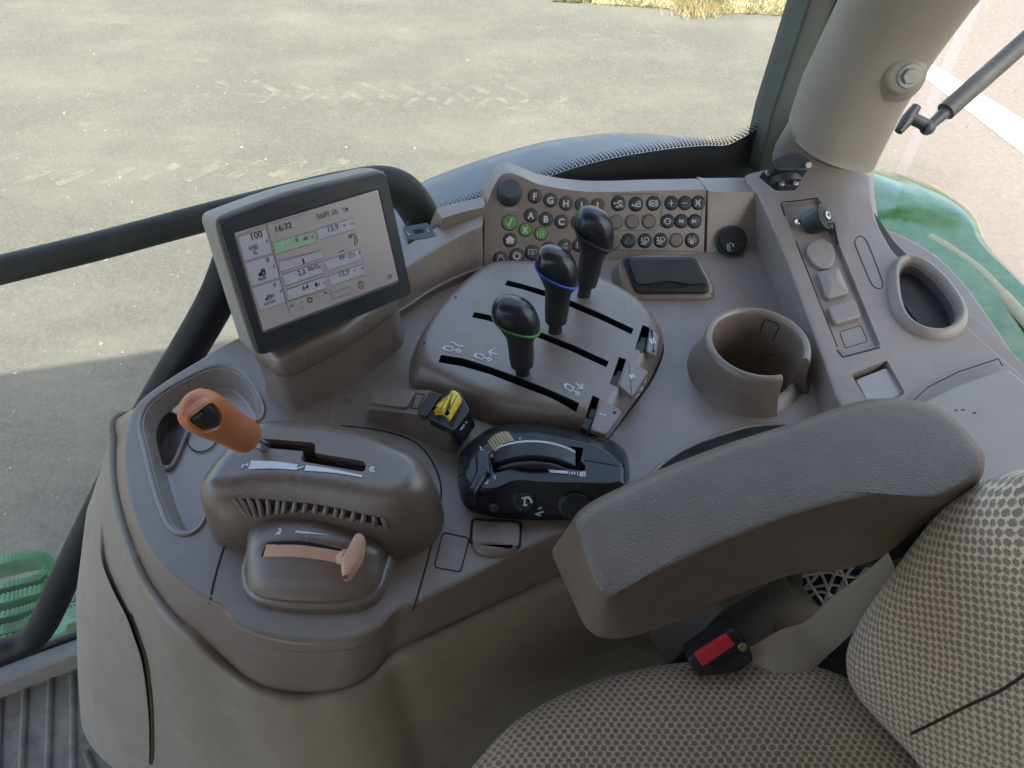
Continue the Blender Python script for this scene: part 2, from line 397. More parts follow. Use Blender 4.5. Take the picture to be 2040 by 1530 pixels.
# tyre tread prints in dust
def dust_mat():
    m = bpy.data.materials.new('tyre_print_dust'); m.use_nodes = True; t = m.node_tree; b = t.nodes['Principled BSDF']; b.inputs['Base Color'].default_value = (.26, .245, .19, 1); b.inputs['Roughness'].default_value = .9
    n = t.nodes.new('ShaderNodeTexNoise'); n.inputs['Scale'].default_value = 9; n.inputs['Detail'].default_value = 8; tc = t.nodes.new('ShaderNodeTexCoord'); t.links.new(tc.outputs['Object'], n.inputs['Vector'])
    r = t.nodes.new('ShaderNodeMapRange'); r.inputs[1].default_value = .40; r.inputs[2].default_value = .75; r.inputs[4].default_value = .42; t.links.new(n.outputs[0], r.inputs[0]); t.links.new(r.outputs[0], b.inputs['Alpha']); return m
V = []; Fc = []
def quad_on_ground(a, b, wdt):
    a, b = gp.hit(*a), gp.hit(*b); d = (b - a).normalized(); s = Vector((-d.y, d.x, 0)) * wdt / 2; k = len(V)
    for p in (a + s, b + s, b - s, a - s): V.append(p + Vector((0, 0, .004)))
    for p in (a + s, b + s, b - s, a - s): V.append(p + Vector((0, 0, .0005)))
    Fc.append((k, k + 1, k + 2, k + 3))
for i in range(9):
    x = 430 + 72 * i; y = 160 + 1.5 * i
    quad_on_ground((x, y), (x + 78, y + 34), .045); quad_on_ground((x + 84, y + 48), (x + 128, y + 22), .045)
for i in range(8):
    x = 30 + 85 * i; y = 372 - 3 * i
    quad_on_ground((x, y), (x + 70, y - 34), .07)
o = mesh('tyre_track', V, Fc, dust_mat(), smooth=False); tag(o, 'pale tyre tread prints in the dust of the yard', None, kind='stuff')
V = []; Fc = []
for k in range(1300):
    px = random.uniform(-60, 2150); py = random.triangular(-10, 1150, 60); c = gp.hit(px, py); r_ = random.uniform(.0025, .0075) * (1 if random.random() < .93 else 2); q = len(V)
    a = random.uniform(0, 6.28)
    for i in range(4): V.append(c + Vector((math.cos(a + i * 1.57) * r_ * random.uniform(.6, 1.2), math.sin(a + i * 1.57) * r_ * random.uniform(.6, 1.2), -.001)))
    V.append(c + Vector((0, 0, r_ * .8))); Fc += [(q + i, q + (i + 1) % 4, q + 4) for i in range(4)]
o = mesh('gravel', V, Fc, mat('pale_grit', (.17, .163, .135), .9, var=.6, vs=40), smooth=False); tag(o, 'loose pale grit scattered on the yard', None, kind='stuff')
# dry verge along the top edge
def verge_mat():
    m = mat('dry_soil', (.24, .185, .10), .95, .8, 60, .3, 8, dust=.5, dustcol=(.32, .27, .16)); return m
e = [gp.hit(*p) for p in ((1100, 4), (1180, 8), (1300, 14), (1400, 26), (1500, 27), (1600, 36), (1700, 34), (1850, 12), (2100, -26), (2600, -80))]
V = [p + Vector((0, 0, .004)) for p in e] + [Vector((p.x + (1.6 if i == 0 else 0), 14, GZ + .06)) for i, p in enumerate(e)]
n = len(e)
o = mesh('verge', V, [(i, i + 1, n + i + 1, n + i) for i in range(n - 1)], verge_mat()); tag(o, 'strip of dry yellow soil along the far edge of the yard', None, kind='structure')
V = []; Fc = []
for k in range(5200):
    u = random.random(); px = 1100 + 600 * u; py0 = 6 + 36 * u
    if random.random() < .3: px = 1395 + random.gauss(0, 28)
    p = gp.hit(px, py0 - random.random() ** 1.4 * 46 - 1); h = random.uniform(.01, .05) * (1.6 if abs(px - 1395) < 50 else 1); a = random.uniform(0, 6.28); dx = Vector((math.cos(a), math.sin(a), 0)); q = len(V)
    V += [p + dx * .004, p - dx * .004, p + Vector((random.gauss(0, .02), random.gauss(0, .02), h))]; Fc.append((q, q + 1, q + 2))
gm = bpy.data.materials.new('straw'); gm.use_nodes = True; t = gm.node_tree; tc = t.nodes.new('ShaderNodeTexCoord'); nn = t.nodes.new('ShaderNodeTexNoise'); nn.inputs['Scale'].default_value = 2.2; t.links.new(tc.outputs['Object'], nn.inputs['Vector'])
cr_ = t.nodes.new('ShaderNodeValToRGB'); cr_.color_ramp.elements[0].position = .42; cr_.color_ramp.elements[0].color = (.085, .105, .035, 1); cr_.color_ramp.elements[1].position = .55; cr_.color_ramp.elements[1].color = (.29, .235, .115, 1)
t.links.new(nn.outputs[0], cr_.inputs[0]); t.links.new(cr_.outputs[0], t.nodes['Principled BSDF'].inputs['Base Color']); t.nodes['Principled BSDF'].inputs['Roughness'].default_value = .9
o = mesh('dry_grass', V, Fc, gm, smooth=False); tag(o, 'dry straw and green tuft growing on the verge', None, kind='stuff')

# ================================================================ CAB SHELL
TX = Vector((math.cos(R(20.9)), math.sin(R(20.9)), 0)); TY = Vector((-TX.y, TX.x, 0))     # tractor's rearward and rightward directions
GP = Pl((.38, .915, 0), -TY, TX)       # side window plane
roof = thing('cab_roof', 'beige lined cab roof overhead shading the console', 'roof')
rl = [Vector((-1.75, .42)), Vector((-.34, .74)), Vector((.80, .93)), Vector((1.3, -.1)), Vector((1.25, -1.05)), Vector((-1.7, -1.15))]
slab('roof_panel', ZP(1.03), None, bev(0, .09, .03), SCRBODY, roof, r=.15, loc=rl)
slab('roof_lining', ZP(1.01), None, [('o', .03, 0), ('o', .02, .019)], LINER, roof, r=.15, loc=rl)

cw = thing('left_light_blocker', 'unseen panels added behind the eye to block light from the driver side', 'light blocker')  # unseen panels added to cut the light coming from behind the eye
slab('side_blocker', Pl((-1.4, -1.0, 0), TY, TX), None, bev(-.05, 0, .01), BODY, cw, r=.05, loc=[Vector((0, -.62)), Vector((2.1, -.62)), Vector((2.1, .02)), Vector((0, .02))])
slab('rear_blocker', Pl((.75, -.62, 0), -TX, TY), None, bev(-.05, 0, .01), BODY, cw, r=.05, loc=[Vector((0, -.62)), Vector((1.0, -.62)), Vector((1.0, -.10)), Vector((0, .2))])
slab('blocker_post', Pl((-.45, -.95, 0), TY, TX), None, bev(-.08, 0, .01), BODY, cw, loc=[Vector((0, -.1)), Vector((1.3, -.1)), Vector((1.3, 1.0)), Vector((0, 1.0))])  # added wide post, shades the cab like a person in the doorway

cr_w = thing('sun_block_wall', 'added dark wall panel blocking sun below the rear window beside the seat', 'wall panel')  # wall added to keep sun and view out of the gap beside the seat
RW = Pl((.50, .80, 0), Vector((-.97, -.25, 0)), (.25, -.97, 0))
slab('sun_block_panel', RW, None, bev(-.03, 0, .004), mat('dark_wall_plastic', (.05, .047, .042), .6, .3), cr_w, loc=[Vector((-.1, -.62)), Vector((1.5, -.62)), Vector((1.5, -.06)), Vector((-.1, -.06))])

def glass_mat():
    m = bpy.data.materials.new('window_glass'); m.use_nodes = True; t = m.node_tree; t.nodes.clear(); L = t.links.new
    out = t.nodes.new('ShaderNodeOutputMaterial'); tr = t.nodes.new('ShaderNodeBsdfTransparent'); tr.inputs[0].default_value = (.97, .98, .94, 1)
    gl = t.nodes.new('ShaderNodeBsdfGlossy'); gl.inputs['Roughness'].default_value = .03; df = t.nodes.new('ShaderNodeBsdfDiffuse'); df.inputs[0].default_value = (.75, .76, .68, 1)
    lw = t.nodes.new('ShaderNodeLayerWeight'); lw.inputs[0].default_value = .5; pw = t.nodes.new('ShaderNodeMath'); pw.operation = 'POWER'; pw.inputs[1].default_value = 5; L(lw.outputs['Facing'], pw.inputs[0]); fr = t.nodes.new('ShaderNodeMath'); fr.operation = 'MULTIPLY_ADD'; fr.inputs[1].default_value = .8; fr.inputs[2].default_value = .025; L(pw.outputs[0], fr.inputs[0]); m1 = t.nodes.new('ShaderNodeMixShader'); m2 = t.nodes.new('ShaderNodeMixShader')
    n = t.nodes.new('ShaderNodeTexNoise'); n.inputs['Scale'].default_value = 5; n.inputs['Detail'].default_value = 5; r = t.nodes.new('ShaderNodeMapRange'); r.inputs[1].default_value = .3; r.inputs[2].default_value = .75; r.inputs[3].default_value = .004; r.inputs[4].default_value = .025
    tc = t.nodes.new('ShaderNodeTexCoord'); L(tc.outputs['Object'], n.inputs['Vector']); L(n.outputs[0], r.inputs[0])
    L(fr.outputs[0], m1.inputs[0]); L(tr.outputs[0], m1.inputs[1]); L(gl.outputs[0], m1.inputs[2]); L(r.outputs[0], m2.inputs[0]); L(m1.outputs[0], m2.inputs[1]); L(df.outputs[0], m2.inputs[2]); L(m2.outputs[0], out.inputs[0]); return m
GLS = glass_mat()
win = thing('side_window', 'side window with black dotted lower border behind the button panel', 'window')
# one thin sheet of dusty glass, 0 thick skin pair 4 mm apart would double the reflections, so a single sheet in its frame
def sheet(name, pl, loc, m, parent): return mesh(name, [pl.pt(u, v) for u, v in loc], [tuple(range(len(loc)))], m, parent, smooth=False)
g1 = slab('glass_pane', GP, None, [('o', 0, -.002), ('o', 0, .002)], GLS, win, loc=[Vector(GP.loc(1545, 900)), Vector(GP.loc(1545, 900)) + Vector((0, 1.5)), Vector((-1.6, 1.0)), Vector((-1.6, -.55)), Vector((-.3, -.55))])
# frit band
c4 = K(2.757, 820, 220)
edge = [(780, 545), (850, 462)] + [c4(*p) for p in ((150, 545), (270, 498), (400, 448), (520, 395), (700, 350), (900, 285), (1100, 235), (1300, 200), (1450, 180), (1600, 168), (1720, 165), (1800, 130), (1900, 70), (1975, 20))]
ed = [GP.loc(*p) for p in edge]; fl = cr(ed, 6, False)
low = [Vector((p.x, -.12)) for p in fl]
V = [GP.pt(p.x, p.y - .004, .0045) for p in fl] + [GP.pt(p.x, p.y, .0045) for p in low]; n = len(fl)
mesh('black_border', V, [(i, i + 1, n + i + 1, n + i) for i in range(n - 1)], BLKM, win, smooth=False)
V = []; Fc = []
def sq(c, s, u):
    v = Vector((-u.y, u.x)); k = len(V)
    for a, b in ((-1, -1), (1, -1), (1, 1), (-1, 1)): q = c + u * a * s / 2 + v * b * s / 2; V.append(GP.pt(q.x, q.y, .0046))
    Fc.append((k, k + 1, k + 2, k + 3))
acc = 0; cnt = 0; step = .0052
for a, b in zip(fl, fl[1:]):
    d = (b - a).length; u = (b - a).normalized(); v = Vector((-u.y, u.x))
    while acc < d:
        c = a + u * acc; cnt += 1
        sq(c + v * -.0015, .0030, u)
        if 1: sq(c + v * .0015 + u * step / 2, .0024, u); sq(c + v * .0042, .0018, u); sq(c + v * .0070 + u * step / 2, .0013, u)
        acc += step
    acc -= d
mesh('dot_border', V, Fc, BLKM, win, smooth=False)
# corner post strip beside the glass
k1 = K(2.914, 1340, 0)
ps = thing('window_post', 'grey green window post strip left of the wide pillar trim', 'post')
GP2 = Pl(GP.pt(0, 0, .02), GP.n, TX)
slab('strip', GP2, [k1(840, -200), k1(1010, -200), k1(680, 680), k1(590, 900), k1(545, 990), k1(480, 990), k1(560, 660)], bev(-.03, .006, .003), SEAL, ps)
slab('gasket', GP2, [k1(1010, -200), k1(1035, -200), k1(700, 690), k1(610, 880), k1(552, 985), k1(540, 985), k1(590, 880), k1(672, 680)], bev(-.03, .012, .002), BLKM, ps)
RPn = Vector((-.97, -.25, 0)).normalized(); RPL = Pl((.475, .80, 0), RPn, (.25, -.97, 0))
# tubes (door frame rails) at the left
tr_ = thing('grab_rail', 'black bent tube rail running across behind the monitor', 'rail')
def GPD(px, py, h): return GP.hit(px, py, h)
tube('upper_tube', [GPD(x, y, -.035) for x, y in ((-260, 600), (0, 538), (200, 489), (400, 436), (600, 386), (700, 366), (760, 362), (800, 380), (828, 412), (848, 455), (862, 520), (870, 600))], [.0150] * 5 + [.016, .018, .022, .022, .022, .022, .022], TUBE, tr_, 16)
tr2 = thing('door_frame_tube', 'black tube sloping from behind the monitor down to the door sill', 'rail')
tube('lower_tube', [GPD(470, 500, .035), GPD(435, 590, .035), GPD(385, 680, .035), GPD(330, 770, .035), GPD(262, 890, .035), GPD(190, 1030, .035), GPD(128, 1155, .035), GPD(85, 1245, .035), GPD(55, 1278, .035), GPD(0, 1300, .035), GPD(-90, 1335, .035)], .0195, TUBE, tr2, 16)

# outside fender
fd = thing('wheel_fender', 'black fender flare outside the side window, slate from painted sky reflection', 'fender')
FP = Pl(GP.pt(0, 0, -.36), GP.n, TX)
far = [FP.loc(*p) for p in ((640, 470), (740, 400), (840, 345), (960, 300), (1080, 266), (1180, 252), (1240, 248), (1320, 251), (1400, 262), (1470, 285), (1560, 330), (1650, 400))]
far = cr(far, 5, False)
Rg = []
for dh, dz in ((-.36, 0), (-.30, .012), (-.2, .016), (-.1, .016), (-.04, .013), (-.012, .006), (0, 0), (.004, -.01), (.004, -.16)):
    Rg.append([FP.pt(p.x, p.y + dz - .016 if dh < 0 else p.y + dz - .016, -dh - 0.0 if dh < 0 else -dh) for p in far])
rings('flare', Rg, FEND, fd, top=False, closed=False, ang=60)
# green rear fender at right
gf = thing('green_fender', 'glossy green rear fender beyond the rear trim, reflecting the sky', 'fender')
C = lambda x, y, z: Z(x, y, z)
go = [(1600, 330), (1740, 338), (1790, 348), (1850, 370), (1905, 405), (1940, 445), (1962, 500), (1990, 545), (2060, 620), (2200, 760), (2300, 900), (1900, 900), (1600, 600)]
gpl = ZP(-.06)
slab('fender_skin', gpl, go, [('o', -.01, -.3), ('o', -.006, -.05), ('o', 0, -.02), ('o', .012, -.004), ('o', .03, .003), ('s', .85, .016), ('s', .6, .03), ('s', .3, .036)], GREEN, gf, spl=4)
fill_st = [gpl.hit(x, y, .034) for x, y in ((1850, 470), (1900, 500), (1960, 545), (2010, 600), (2080, 680))]
tube('cream_stripe', fill_st, .010, mat('cream_stripe', (.26, .25, .17), .3, dust=.4, dustcol=(.1,.2,.12)), gf, 10, flat=.25)
tube('fender_rib', [gpl.hit(1800, 470, .02), gpl.hit(1880, 520, .02), gpl.hit(1960, 590, .02), gpl.hit(2060, 690, .02)], .012, GREEN, gf)
slab('tail_lamp', gpl, [(1900, 462), (1938, 470), (1962, 510), (1925, 500)], bev(-.01, .012, .004), mat('smoked_lamp', (.07, .05, .05), .2, coat=.5), gf, r=.005)

# door sill, floor and steps at lower left
fl_ = thing('floor_mat', 'ribbed grey rubber floor mat at the lower left', 'floor mat')
fp = ZP(-.62); k2 = K(3.256, 0, 1060)
a_, b_ = fp.loc(*k2(0, 985)), fp.loc(*k2(640, 740)); u_ = (b_ - a_).normalized(); v_ = Vector((-u_.y, u_.x))
slab('mat_base', fp, None, bev(-.03, 0, .004), FLOORM, fl_, loc=[a_ - u_ * .8, a_ + u_ * 1.7, a_ + u_ * 1.7 - v_ * 1.7, a_ - u_ * .8 - v_ * 1.7])
for a, b in (((-60, 1150), (-95, 1530)), ((0, 1100), (-15, 1530)), ((165, 1035), (140, 1560)), ((330, 960), (310, 1560)), ((470, 930), (475, 1560)), ((560, 1430), (600, 1540))):
    a, b = fp.hit(*k2(*a)), fp.hit(*k2(*b)); d = (b - a).normalized()
    tube('rib', [a + Vector((0, 0, -.001)), b + Vector((0, 0, -.001)), b + d * .3 + Vector((0, 0, -.001))], .006, FLOORM, fl_, 8, 1)
si = thing('door_sill', 'worn grey door sill strip above the green steps', 'door sill')
sp = ZP(-.58)
slab('sill_plate', sp, [k2(-300, 990), k2(0, 870), k2(250, 775), k2(660, 628), k2(900, 560), k2(900, 660), k2(640, 738), k2(0, 985), k2(-300, 1100)], bev(-.07, 0, .004), SILL, si)
slab('sill_gasket', sp, [k2(-300, 960), k2(0, 840), k2(250, 740), k2(660, 596), k2(900, 525), k2(900, 560), k2(660, 625), k2(250, 772), k2(0, 868), k2(-300, 985)], bev(-.07, .008, .003), BLKM, si)
st = thing('entry_step', 'pale green serrated metal entry step outside the door', 'step')
tp = ZP(-.95)
def bar(name, pts, w_, tall):
    P = cr([Vector(tp.loc(*k2(*p))) for p in pts], 10, False); V = []; n = len(P)
    Rg = []
    for i, p in enumerate(P):
        d = (P[min(i + 1, n - 1)] - P[max(i - 1, 0)]).normalized(); s = Vector((-d.y, d.x)) * w_ / 2; z = .006 * (i % 2)
        Rg.append([tp.pt(*(p + s), z), tp.pt(*(p - s), z), tp.pt(*(p - s), -tall), tp.pt(*(p + s), -tall)])
    rings(name, Rg, STEPG, st, True, True, 30)
bar('tread_loop', [(-260, 250), (0, 190), (130, 155), (230, 150), (300, 175), (340, 230), (350, 290)], .022, .05)
bar('tread_bar', [(-260, 425), (0, 355), (150, 318), (250, 290), (320, 230)], .016, .05)
bar('tread_bar', [(-260, 500), (0, 440), (150, 400), (290, 360), (330, 310)], .022, .05)
bar('tread_bar', [(-260, 620), (0, 545), (150, 505), (260, 465), (340, 400)], .016, .05)
bar('tread_bar', [(-260, 700), (0, 640), (120, 610), (220, 560), (330, 500)], .022, .05)
bar('tread_rail', [(-260, 800), (0, 725), (200, 680), (400, 600)], .03, .05)
sg = thing('step_guard', 'green guard plate with emblem sticker beside the entry step', 'guard plate')
tg = ZP(-.86)
slab('plate', tg, [k2(*p) for p in ((330, 360), (480, 215), (598, 200), (565, 300), (548, 560), (430, 600), (420, 650), (250, 710), (200, 640), (300, 560))], bev(-.05, 0, .003), STEPG, sg, r=.01)
slab('emblem', tg, [k2(*p) for p in ((432, 425), (440, 415), (500, 403), (512, 412), (508, 440), (498, 452), (445, 458), (432, 448))], bev(0, .0012, .0005), BLKM, sg, r=.004)
icon('emblem_deer', ZP(-.8588), *k2(470, 430), 8.5, [[(-.9, .5), (-.5, .1), (.1, .15), (.5, -.2), (.95, -.35)], [(-.5, .1), (-.75, -.2)], [(.1, .15), (.2, .65)], [(.5, -.2), (.3, -.55), (.5, -.6)]], STEPG, sg, wd=.003)
text('maker_name', tg, k2(545, 452), k2(395, 486), 'JOHN DEERE', BLKM, sg, bold=.02, lift=.0008)
for i, (y, s) in enumerate(((470, 'GENUINE PARTS'), (490, 'L 214 505'), (512, 'SERIES 6'), (535, 'WARNING'), (555, 'SEE MANUAL'))):
    pass
for i in range(4):
    stroke('small_print', tg, [[k2(535 - 14 * j, 478 + 20 * i + 3.2 * j), k2(527 - 14 * j, 480 + 20 * i + 3.2 * j)] for j in range(9 - i)], .003, mat('sticker_ink', (.08, .16, .1), .7), sg)

# ================================================================ CONSOLE
con = thing('side_console', 'taupe plastic side console carrying levers, tray and monitor', 'console')
A = [(470, 672), (400, 712), (330, 755), (268, 805), (246, 870), (244, 940), (262, 1030), (300, 1103), (345, 1152), (395, 1190), (440, 1212), (462, 1242), (510, 1265), (570, 1279), (640, 1283), (705, 1275), (757, 1250), (787, 1220), (830, 1203), (930, 1155), (1110, 1066), (1300, 1010), (1450, 985), (1600, 960), (1800, 900), (2040, 800), (1980, 640), (1830, 480), (1560, 400), (1400, 400), (1190, 405), (1000, 430), (870, 478), (760, 545), (620, 600)]
B = [None, None, None, (241, 829, -.04), (232, 880, -.045), (232, 950, -.05), (243, 1013, -.05), (268, 1090, -.05), (300, 1160, -.055), (350, 1226, -.055), (400, 1268, -.06), (452, 1318, -.085), (505, 1360, -.095), (560, 1377, -.10), (620, 1382, -.105), (685, 1374, -.10), (742, 1344, -.095), (775, 1305, -.085), (830, 1277, -.075), (930, 1232, -.075), (1122, 1145, -.075)] + [None] * 14
A3 = [Z(x, y, 0) for x, y in A]
B3 = [Z(*b) if b else Vector((a.x, a.y, -.07)) for a, b in zip(A3, B)]
def ring_off(P, d, z=None):
    Q = off([Vector((p.x, p.y)) for p in P], d); return [Vector((q.x, q.y, p.z if z is None else z)) for q, p in zip(Q, P)]
a = cr(A3, 6); b = cr(B3, 6)
ctop = rings('console_top', [b, [p + Vector((0, 0, -.005)) for p in ring_off(a, .0)], ring_off(a, .0015, -.0015), ring_off(a, .005, 0)], TOP, con, True, True, 50)
# pockets
tray = [(446, 731), (476, 742), (498, 766), (521, 806), (519, 832), (495, 848), (480, 900), (440, 960), (412, 1010), (402, 1040), (385, 1058), (362, 1061), (340, 1046), (322, 1005), (306, 955), (292, 895), (281, 850), (292, 812), (325, 782), (375, 753), (415, 735)]
tloc = cr([G0.loc(*p) for p in tray], 4)
ct = slab('c', G0, None, [('o', .011, -.024), ('o', .008, -.022), ('o', .003, -.004), ('o', 0, .01)], mat('tray_sheen_plastic', (.27, .228, .205), .30, .25, 1300, .05, 9, dust=.08, spec=1.), loc=tloc)  # paler than the console: sheen painted into the tray's colour
deep = [(300, 812), (330, 788), (375, 762), (428, 748), (412, 782), (390, 815), (370, 862), (348, 912), (333, 928), (312, 928), (297, 890), (288, 850)]
dloc = cr([ZP(-.024).loc(*p) for p in deep], 4)
ct2 = slab('c', G0, None, [('o', .006, -.062), ('o', .004, -.055), ('o', .0, -.026), ('o', 0, -.018)], MATS['taupe_plastic_satin'], loc=dloc)
cc = Z(1512, 676, .045); cup_c = Vector((cc.x, cc.y))
cu = disc('c', G0, cup_c, .0430, [('o', 0, -.055), ('o', 0, .05)], DARK, px=False)
cut(ctop, [ct, ct2, cu])
# raised bead loop inside the tray
slab('tray_rim', G0, None, [('o', -.004, -.001), ('o', -.0035, .0012), ('o', -.002, .0022), ('o', 0, .0016), ('o', .001, -.001)], TOP, con, loc=tloc, bot=False).data.polygons  # lip
lip = con.children[-1]; bm = bmesh.new(); bm.from_mesh(lip.data); bmesh.ops.delete(bm, geom=[f for f in bm.faces if len(f.verts) > 4], context='FACES'); bm.to_mesh(lip.data); bm.free()
tz = ZP(-.022)
bead = [(438, 757), (415, 782), (392, 815), (372, 862), (350, 915), (335, 933), (318, 938), (305, 940)]
tube('tray_divider', [tz.hit(*p, .001) for p in bead], .0022, TOP, con, 8)
stroke('tray_drain', ZP(-.0225), [[(373, 872), (375, 885), (385, 896), (398, 900), (412, 897), (424, 889), (431, 880)]], .0008, SEAM, con, spl=4)
# light lower body
inf = [.10, .13, .17, .20, .21, .21, .185, .14, .105, .08, .055, .04, .03, .024, .02, .015, .01, .006, .004, .0, .0] + [0] * 14
def horiz(P, i):
    n = len(P); t_ = P[(i + 1) % n] - P[i - 1]; q = Vector((t_.y, -t_.x, 0)); s_ = 1 if area2([Vector((p.x, p.y)) for p in P]) > 0 else -1; return (q * s_).normalized()
def flare(k, z, base=.004):
    out = []
    for i, p in enumerate(B3): q = p + horiz(B3, i) * (base + inf[i] * k); out.append(Vector((q.x, q.y, z if z is not None else p.z)))
    Q = cr(out, 6); it = int(50 * max(0, k - .15))
    for _ in range(it): Q = [Vector(((Q[i - 1].x + Q[(i + 1) % len(Q)].x) * .25 + Q[i].x * .5, (Q[i - 1].y + Q[(i + 1) % len(Q)].y) * .25 + Q[i].y * .5, Q[i].z)) for i in range(len(Q))]
    return Q
up = Vector((0, 0, .007))
inner = [p + Vector((0, 0, -.012)) for p in ring_off(b, .002)]
lip0 = [p + Vector((0, 0, .002)) for p in ring_off(b, .001)]; lip1 = [p + Vector((0, 0, .003)) for p in ring_off(b, -.004)]; lip2 = [p + Vector((0, 0, .0005)) for p in ring_off(b, -.0075)]
lip3 = [p + Vector((0, 0, -.008)) for p in ring_off(b, -.0095)]
body = rings('console_body', [inner, lip0, lip1, lip2, lip3, flare(.22, -.13, .012), flare(.5, -.25, .012), flare(.8, -.40, .012), flare(1, -.5, .012), flare(1.0, -.625, .008)], BODY, con, False, False, 75, wn=False)
SC = Surf(ctop, body)
stroke('seam', SC, [[(459, 1055), (440, 1110), (425, 1165), (418, 1203)]], .0016, SEAM, con, spl=3)
stroke('seam', SC, [[(680, 848), (760, 858), (825, 880), (858, 915), (877, 960), (877, 1010), (866, 1060), (848, 1130), (828, 1200), (822, 1216)]], .0014, SEAM, con, spl=4)
stroke('seam', SC, [[(448, 1262), (500, 1283), (560, 1296), (627, 1300), (700, 1293), (748, 1275), (778, 1243)]], .0007, FAINT, con, spl=4)
k3 = K(3.4, 700, 740)
def rrect_lines(pl, pxs, r_): 
    P = rp([Vector(pl.loc(*p)) for p in pxs], r_); return P
def outline(name, sf, pts, rpx, wd, m, parent):
    P = rp([Vector(p) for p in pts], rpx, 5); return stroke(name, sf, [[(p.x, p.y) for p in P]], wd, m, parent, closed=True, lift=.0003)
outline('blank_cover_gap', SC, [k3(620, 1090), k3(800, 1130), k3(740, 1360), k3(560, 1325)], 8, .0011, SEAM, con)
fl2 = thing('ashtray_flap', 'small taupe flap with thumb lip below the black control pod', 'flap')
fl2.parent = None
slab('flap_lid', G0, [k3(825, 1003), k3(1145, 1020), k3(1135, 1195), k3(810, 1165)], bev(-.002, .004, .002), TOP, fl2, r=.006, hit=.004)
outline('flap_gap', ZP(.0003), [k3(818, 998), k3(1150, 1016), k3(1140, 1200), k3(804, 1170)], 9, .0018, SEAM, fl2)
slab('thumb_lip', G0, [k3(815, 1172), k3(960, 1158), k3(1118, 1200), k3(1105, 1232), k3(960, 1262), k3(850, 1235)], [('o', 0, -.002), ('o', .0005, .002), ('o', .002, .004), ('o', .005, .0055)], TOP, fl2, spl=4)
# kick cover on the body's left flank
left = [(205, 1040), (215, 1118), (240, 1180), (262, 1222), (278, 1265), (292, 1310), (300, 1360), (305, 1420), (306, 1500), (302, 1522)]
SB = Surf(body)
fill_later = [(201, 1052), (199, 1121), (199, 1200), (197, 1306), (191, 1340), (194, 1400), (203, 1460), (240, 1492), (290, 1520)]
stroke('cover_gap', SB, [left[3:]], .0018, SEAM, con, spl=5, lift=.0008)

# ---- base plate with hump for the pink lever + big housings
k4 = K(3.643, 340, 740); k6 = K(2.684, 180, 980)
th = thing('gear_lever_housing', 'rounded taupe housing with stepped slot and side vent under orange lever', 'lever housing')
Hs = [(416, 962), (452, 964), (505, 956), (560, 956), (615, 961), (669, 969), (752, 986), (793, 984), (822, 962), (829, 930), (812, 905), (779, 890), (737, 872), (697, 858), (655, 846), (614, 840), (546, 836), (508, 843), (465, 880), (432, 918), (414, 945)]
pt = ZP(.068)
Hl = cr([pt.loc(*p) for p in Hs], 4)
hs = slab('housing_shell', pt, None, [('o', -.020, -.068), ('o', -.018, -.05), ('o', -.0145, -.03), ('o', -.0115, -.018), ('o', -.007, -.009), ('o', .0, -.0026), ('o', .004, -.0006), ('o', .009, .0)], TOP2, th, loc=Hl)
# slot
sl = [k4(620, 492), k4(640, 483), k4(1030, 515), k4(1052, 530), k4(1046, 590), k4(1400, 650), k4(1418, 675), k4(1408, 722), k4(1385, 728), k4(960, 655), k4(948, 640), k4(962, 580), k4(940, 577), k4(650, 552), k4(610, 545)]
c1 = slab('c', pt, sl, [('o', 0, -.03), ('o', 0, .02)], DARK, r=.0015)
# recess in front face
fr_ = [k4(460, 925), k4(440, 1000), k4(430, 1150), k4(640, 1150), k4(1600, 1180), k4(1660, 1140), k4(1560, 1070), k4(1300, 1020), k4(1000, 965), k4(700, 925)]
cut(hs, [c1])
SH = Surf(hs)
# vent slats: dark backing and slats between (draped on the front face)
def fill(name, sf, top_l, bot_l, n, m, parent, lift=.0004):
    T = cr([Vector(p) for p in top_l], 8, False); Bt = cr([Vector(p) for p in bot_l], 8, False); V = []; Fc = []
    def at(L_, t_): x = t_ * (len(L_) - 1); i = min(int(x), len(L_) - 2); return L_[i].lerp(L_[i + 1], x - i)
    rows = 5; g_ = []
    for i in range(n + 1):
        a_, b_ = at(T, i / n), at(Bt, i / n)
        for j in range(rows + 1):
            q = a_.lerp(b_, j / rows); h_ = sf.hn(q.x, q.y)
            if not h_: g_.append(None); continue
            V.append(h_[0] + h_[1] * lift); g_.append(len(V) - 1)
    for i in range(n):
        for j in range(rows):
            f_ = (g_[i * (rows + 1) + j], g_[(i + 1) * (rows + 1) + j], g_[(i + 1) * (rows + 1) + j + 1], g_[i * (rows + 1) + j + 1])
            if None not in f_: Fc.append(f_)
    return mesh(name, V, Fc, m, parent, 60, wn=False)
vt = [k4(*p) for p in ((455, 925), (600, 922), (800, 938), (1000, 958), (1200, 992), (1400, 1035), (1560, 1070))]
vb = [k4(*p) for p in ((560, 1035), (650, 1038), (800, 1012), (1000, 1005), (1200, 1038), (1400, 1085), (1600, 1135))]
fill('vent_opening', SH, vt, vb, 40, DARK, th)
fill('kick_cover', SB, fill_later, [(x - 3, y) for x, y in left], 40, BODY, con, lift=.004)
T_ = cr([Vector(p) for p in vt], 8, False); B_ = cr([Vector(p) for p in vb], 8, False)
ns = 17
for i in range(ns):
    f_ = (i + .35) / ns; a_ = T_[int(f_ * (len(T_) - 1))]; b_ = B_[int(f_ * (len(B_) - 1))]
    ha, hm, hb = SH.hn(a_.x, a_.y), SH.hn(*(((a_ + b_) / 2 + Vector((1.5, -1))))), SH.hn(b_.x, b_.y)
    if ha and hb and hm: tube('vent_slat', [ha[0] - ha[1] * .001, hm[0] + hm[1] * .0006, hb[0] + hb[1] * .0003], [.0016, .0022, .0030], TOP2, th, 8, 4)
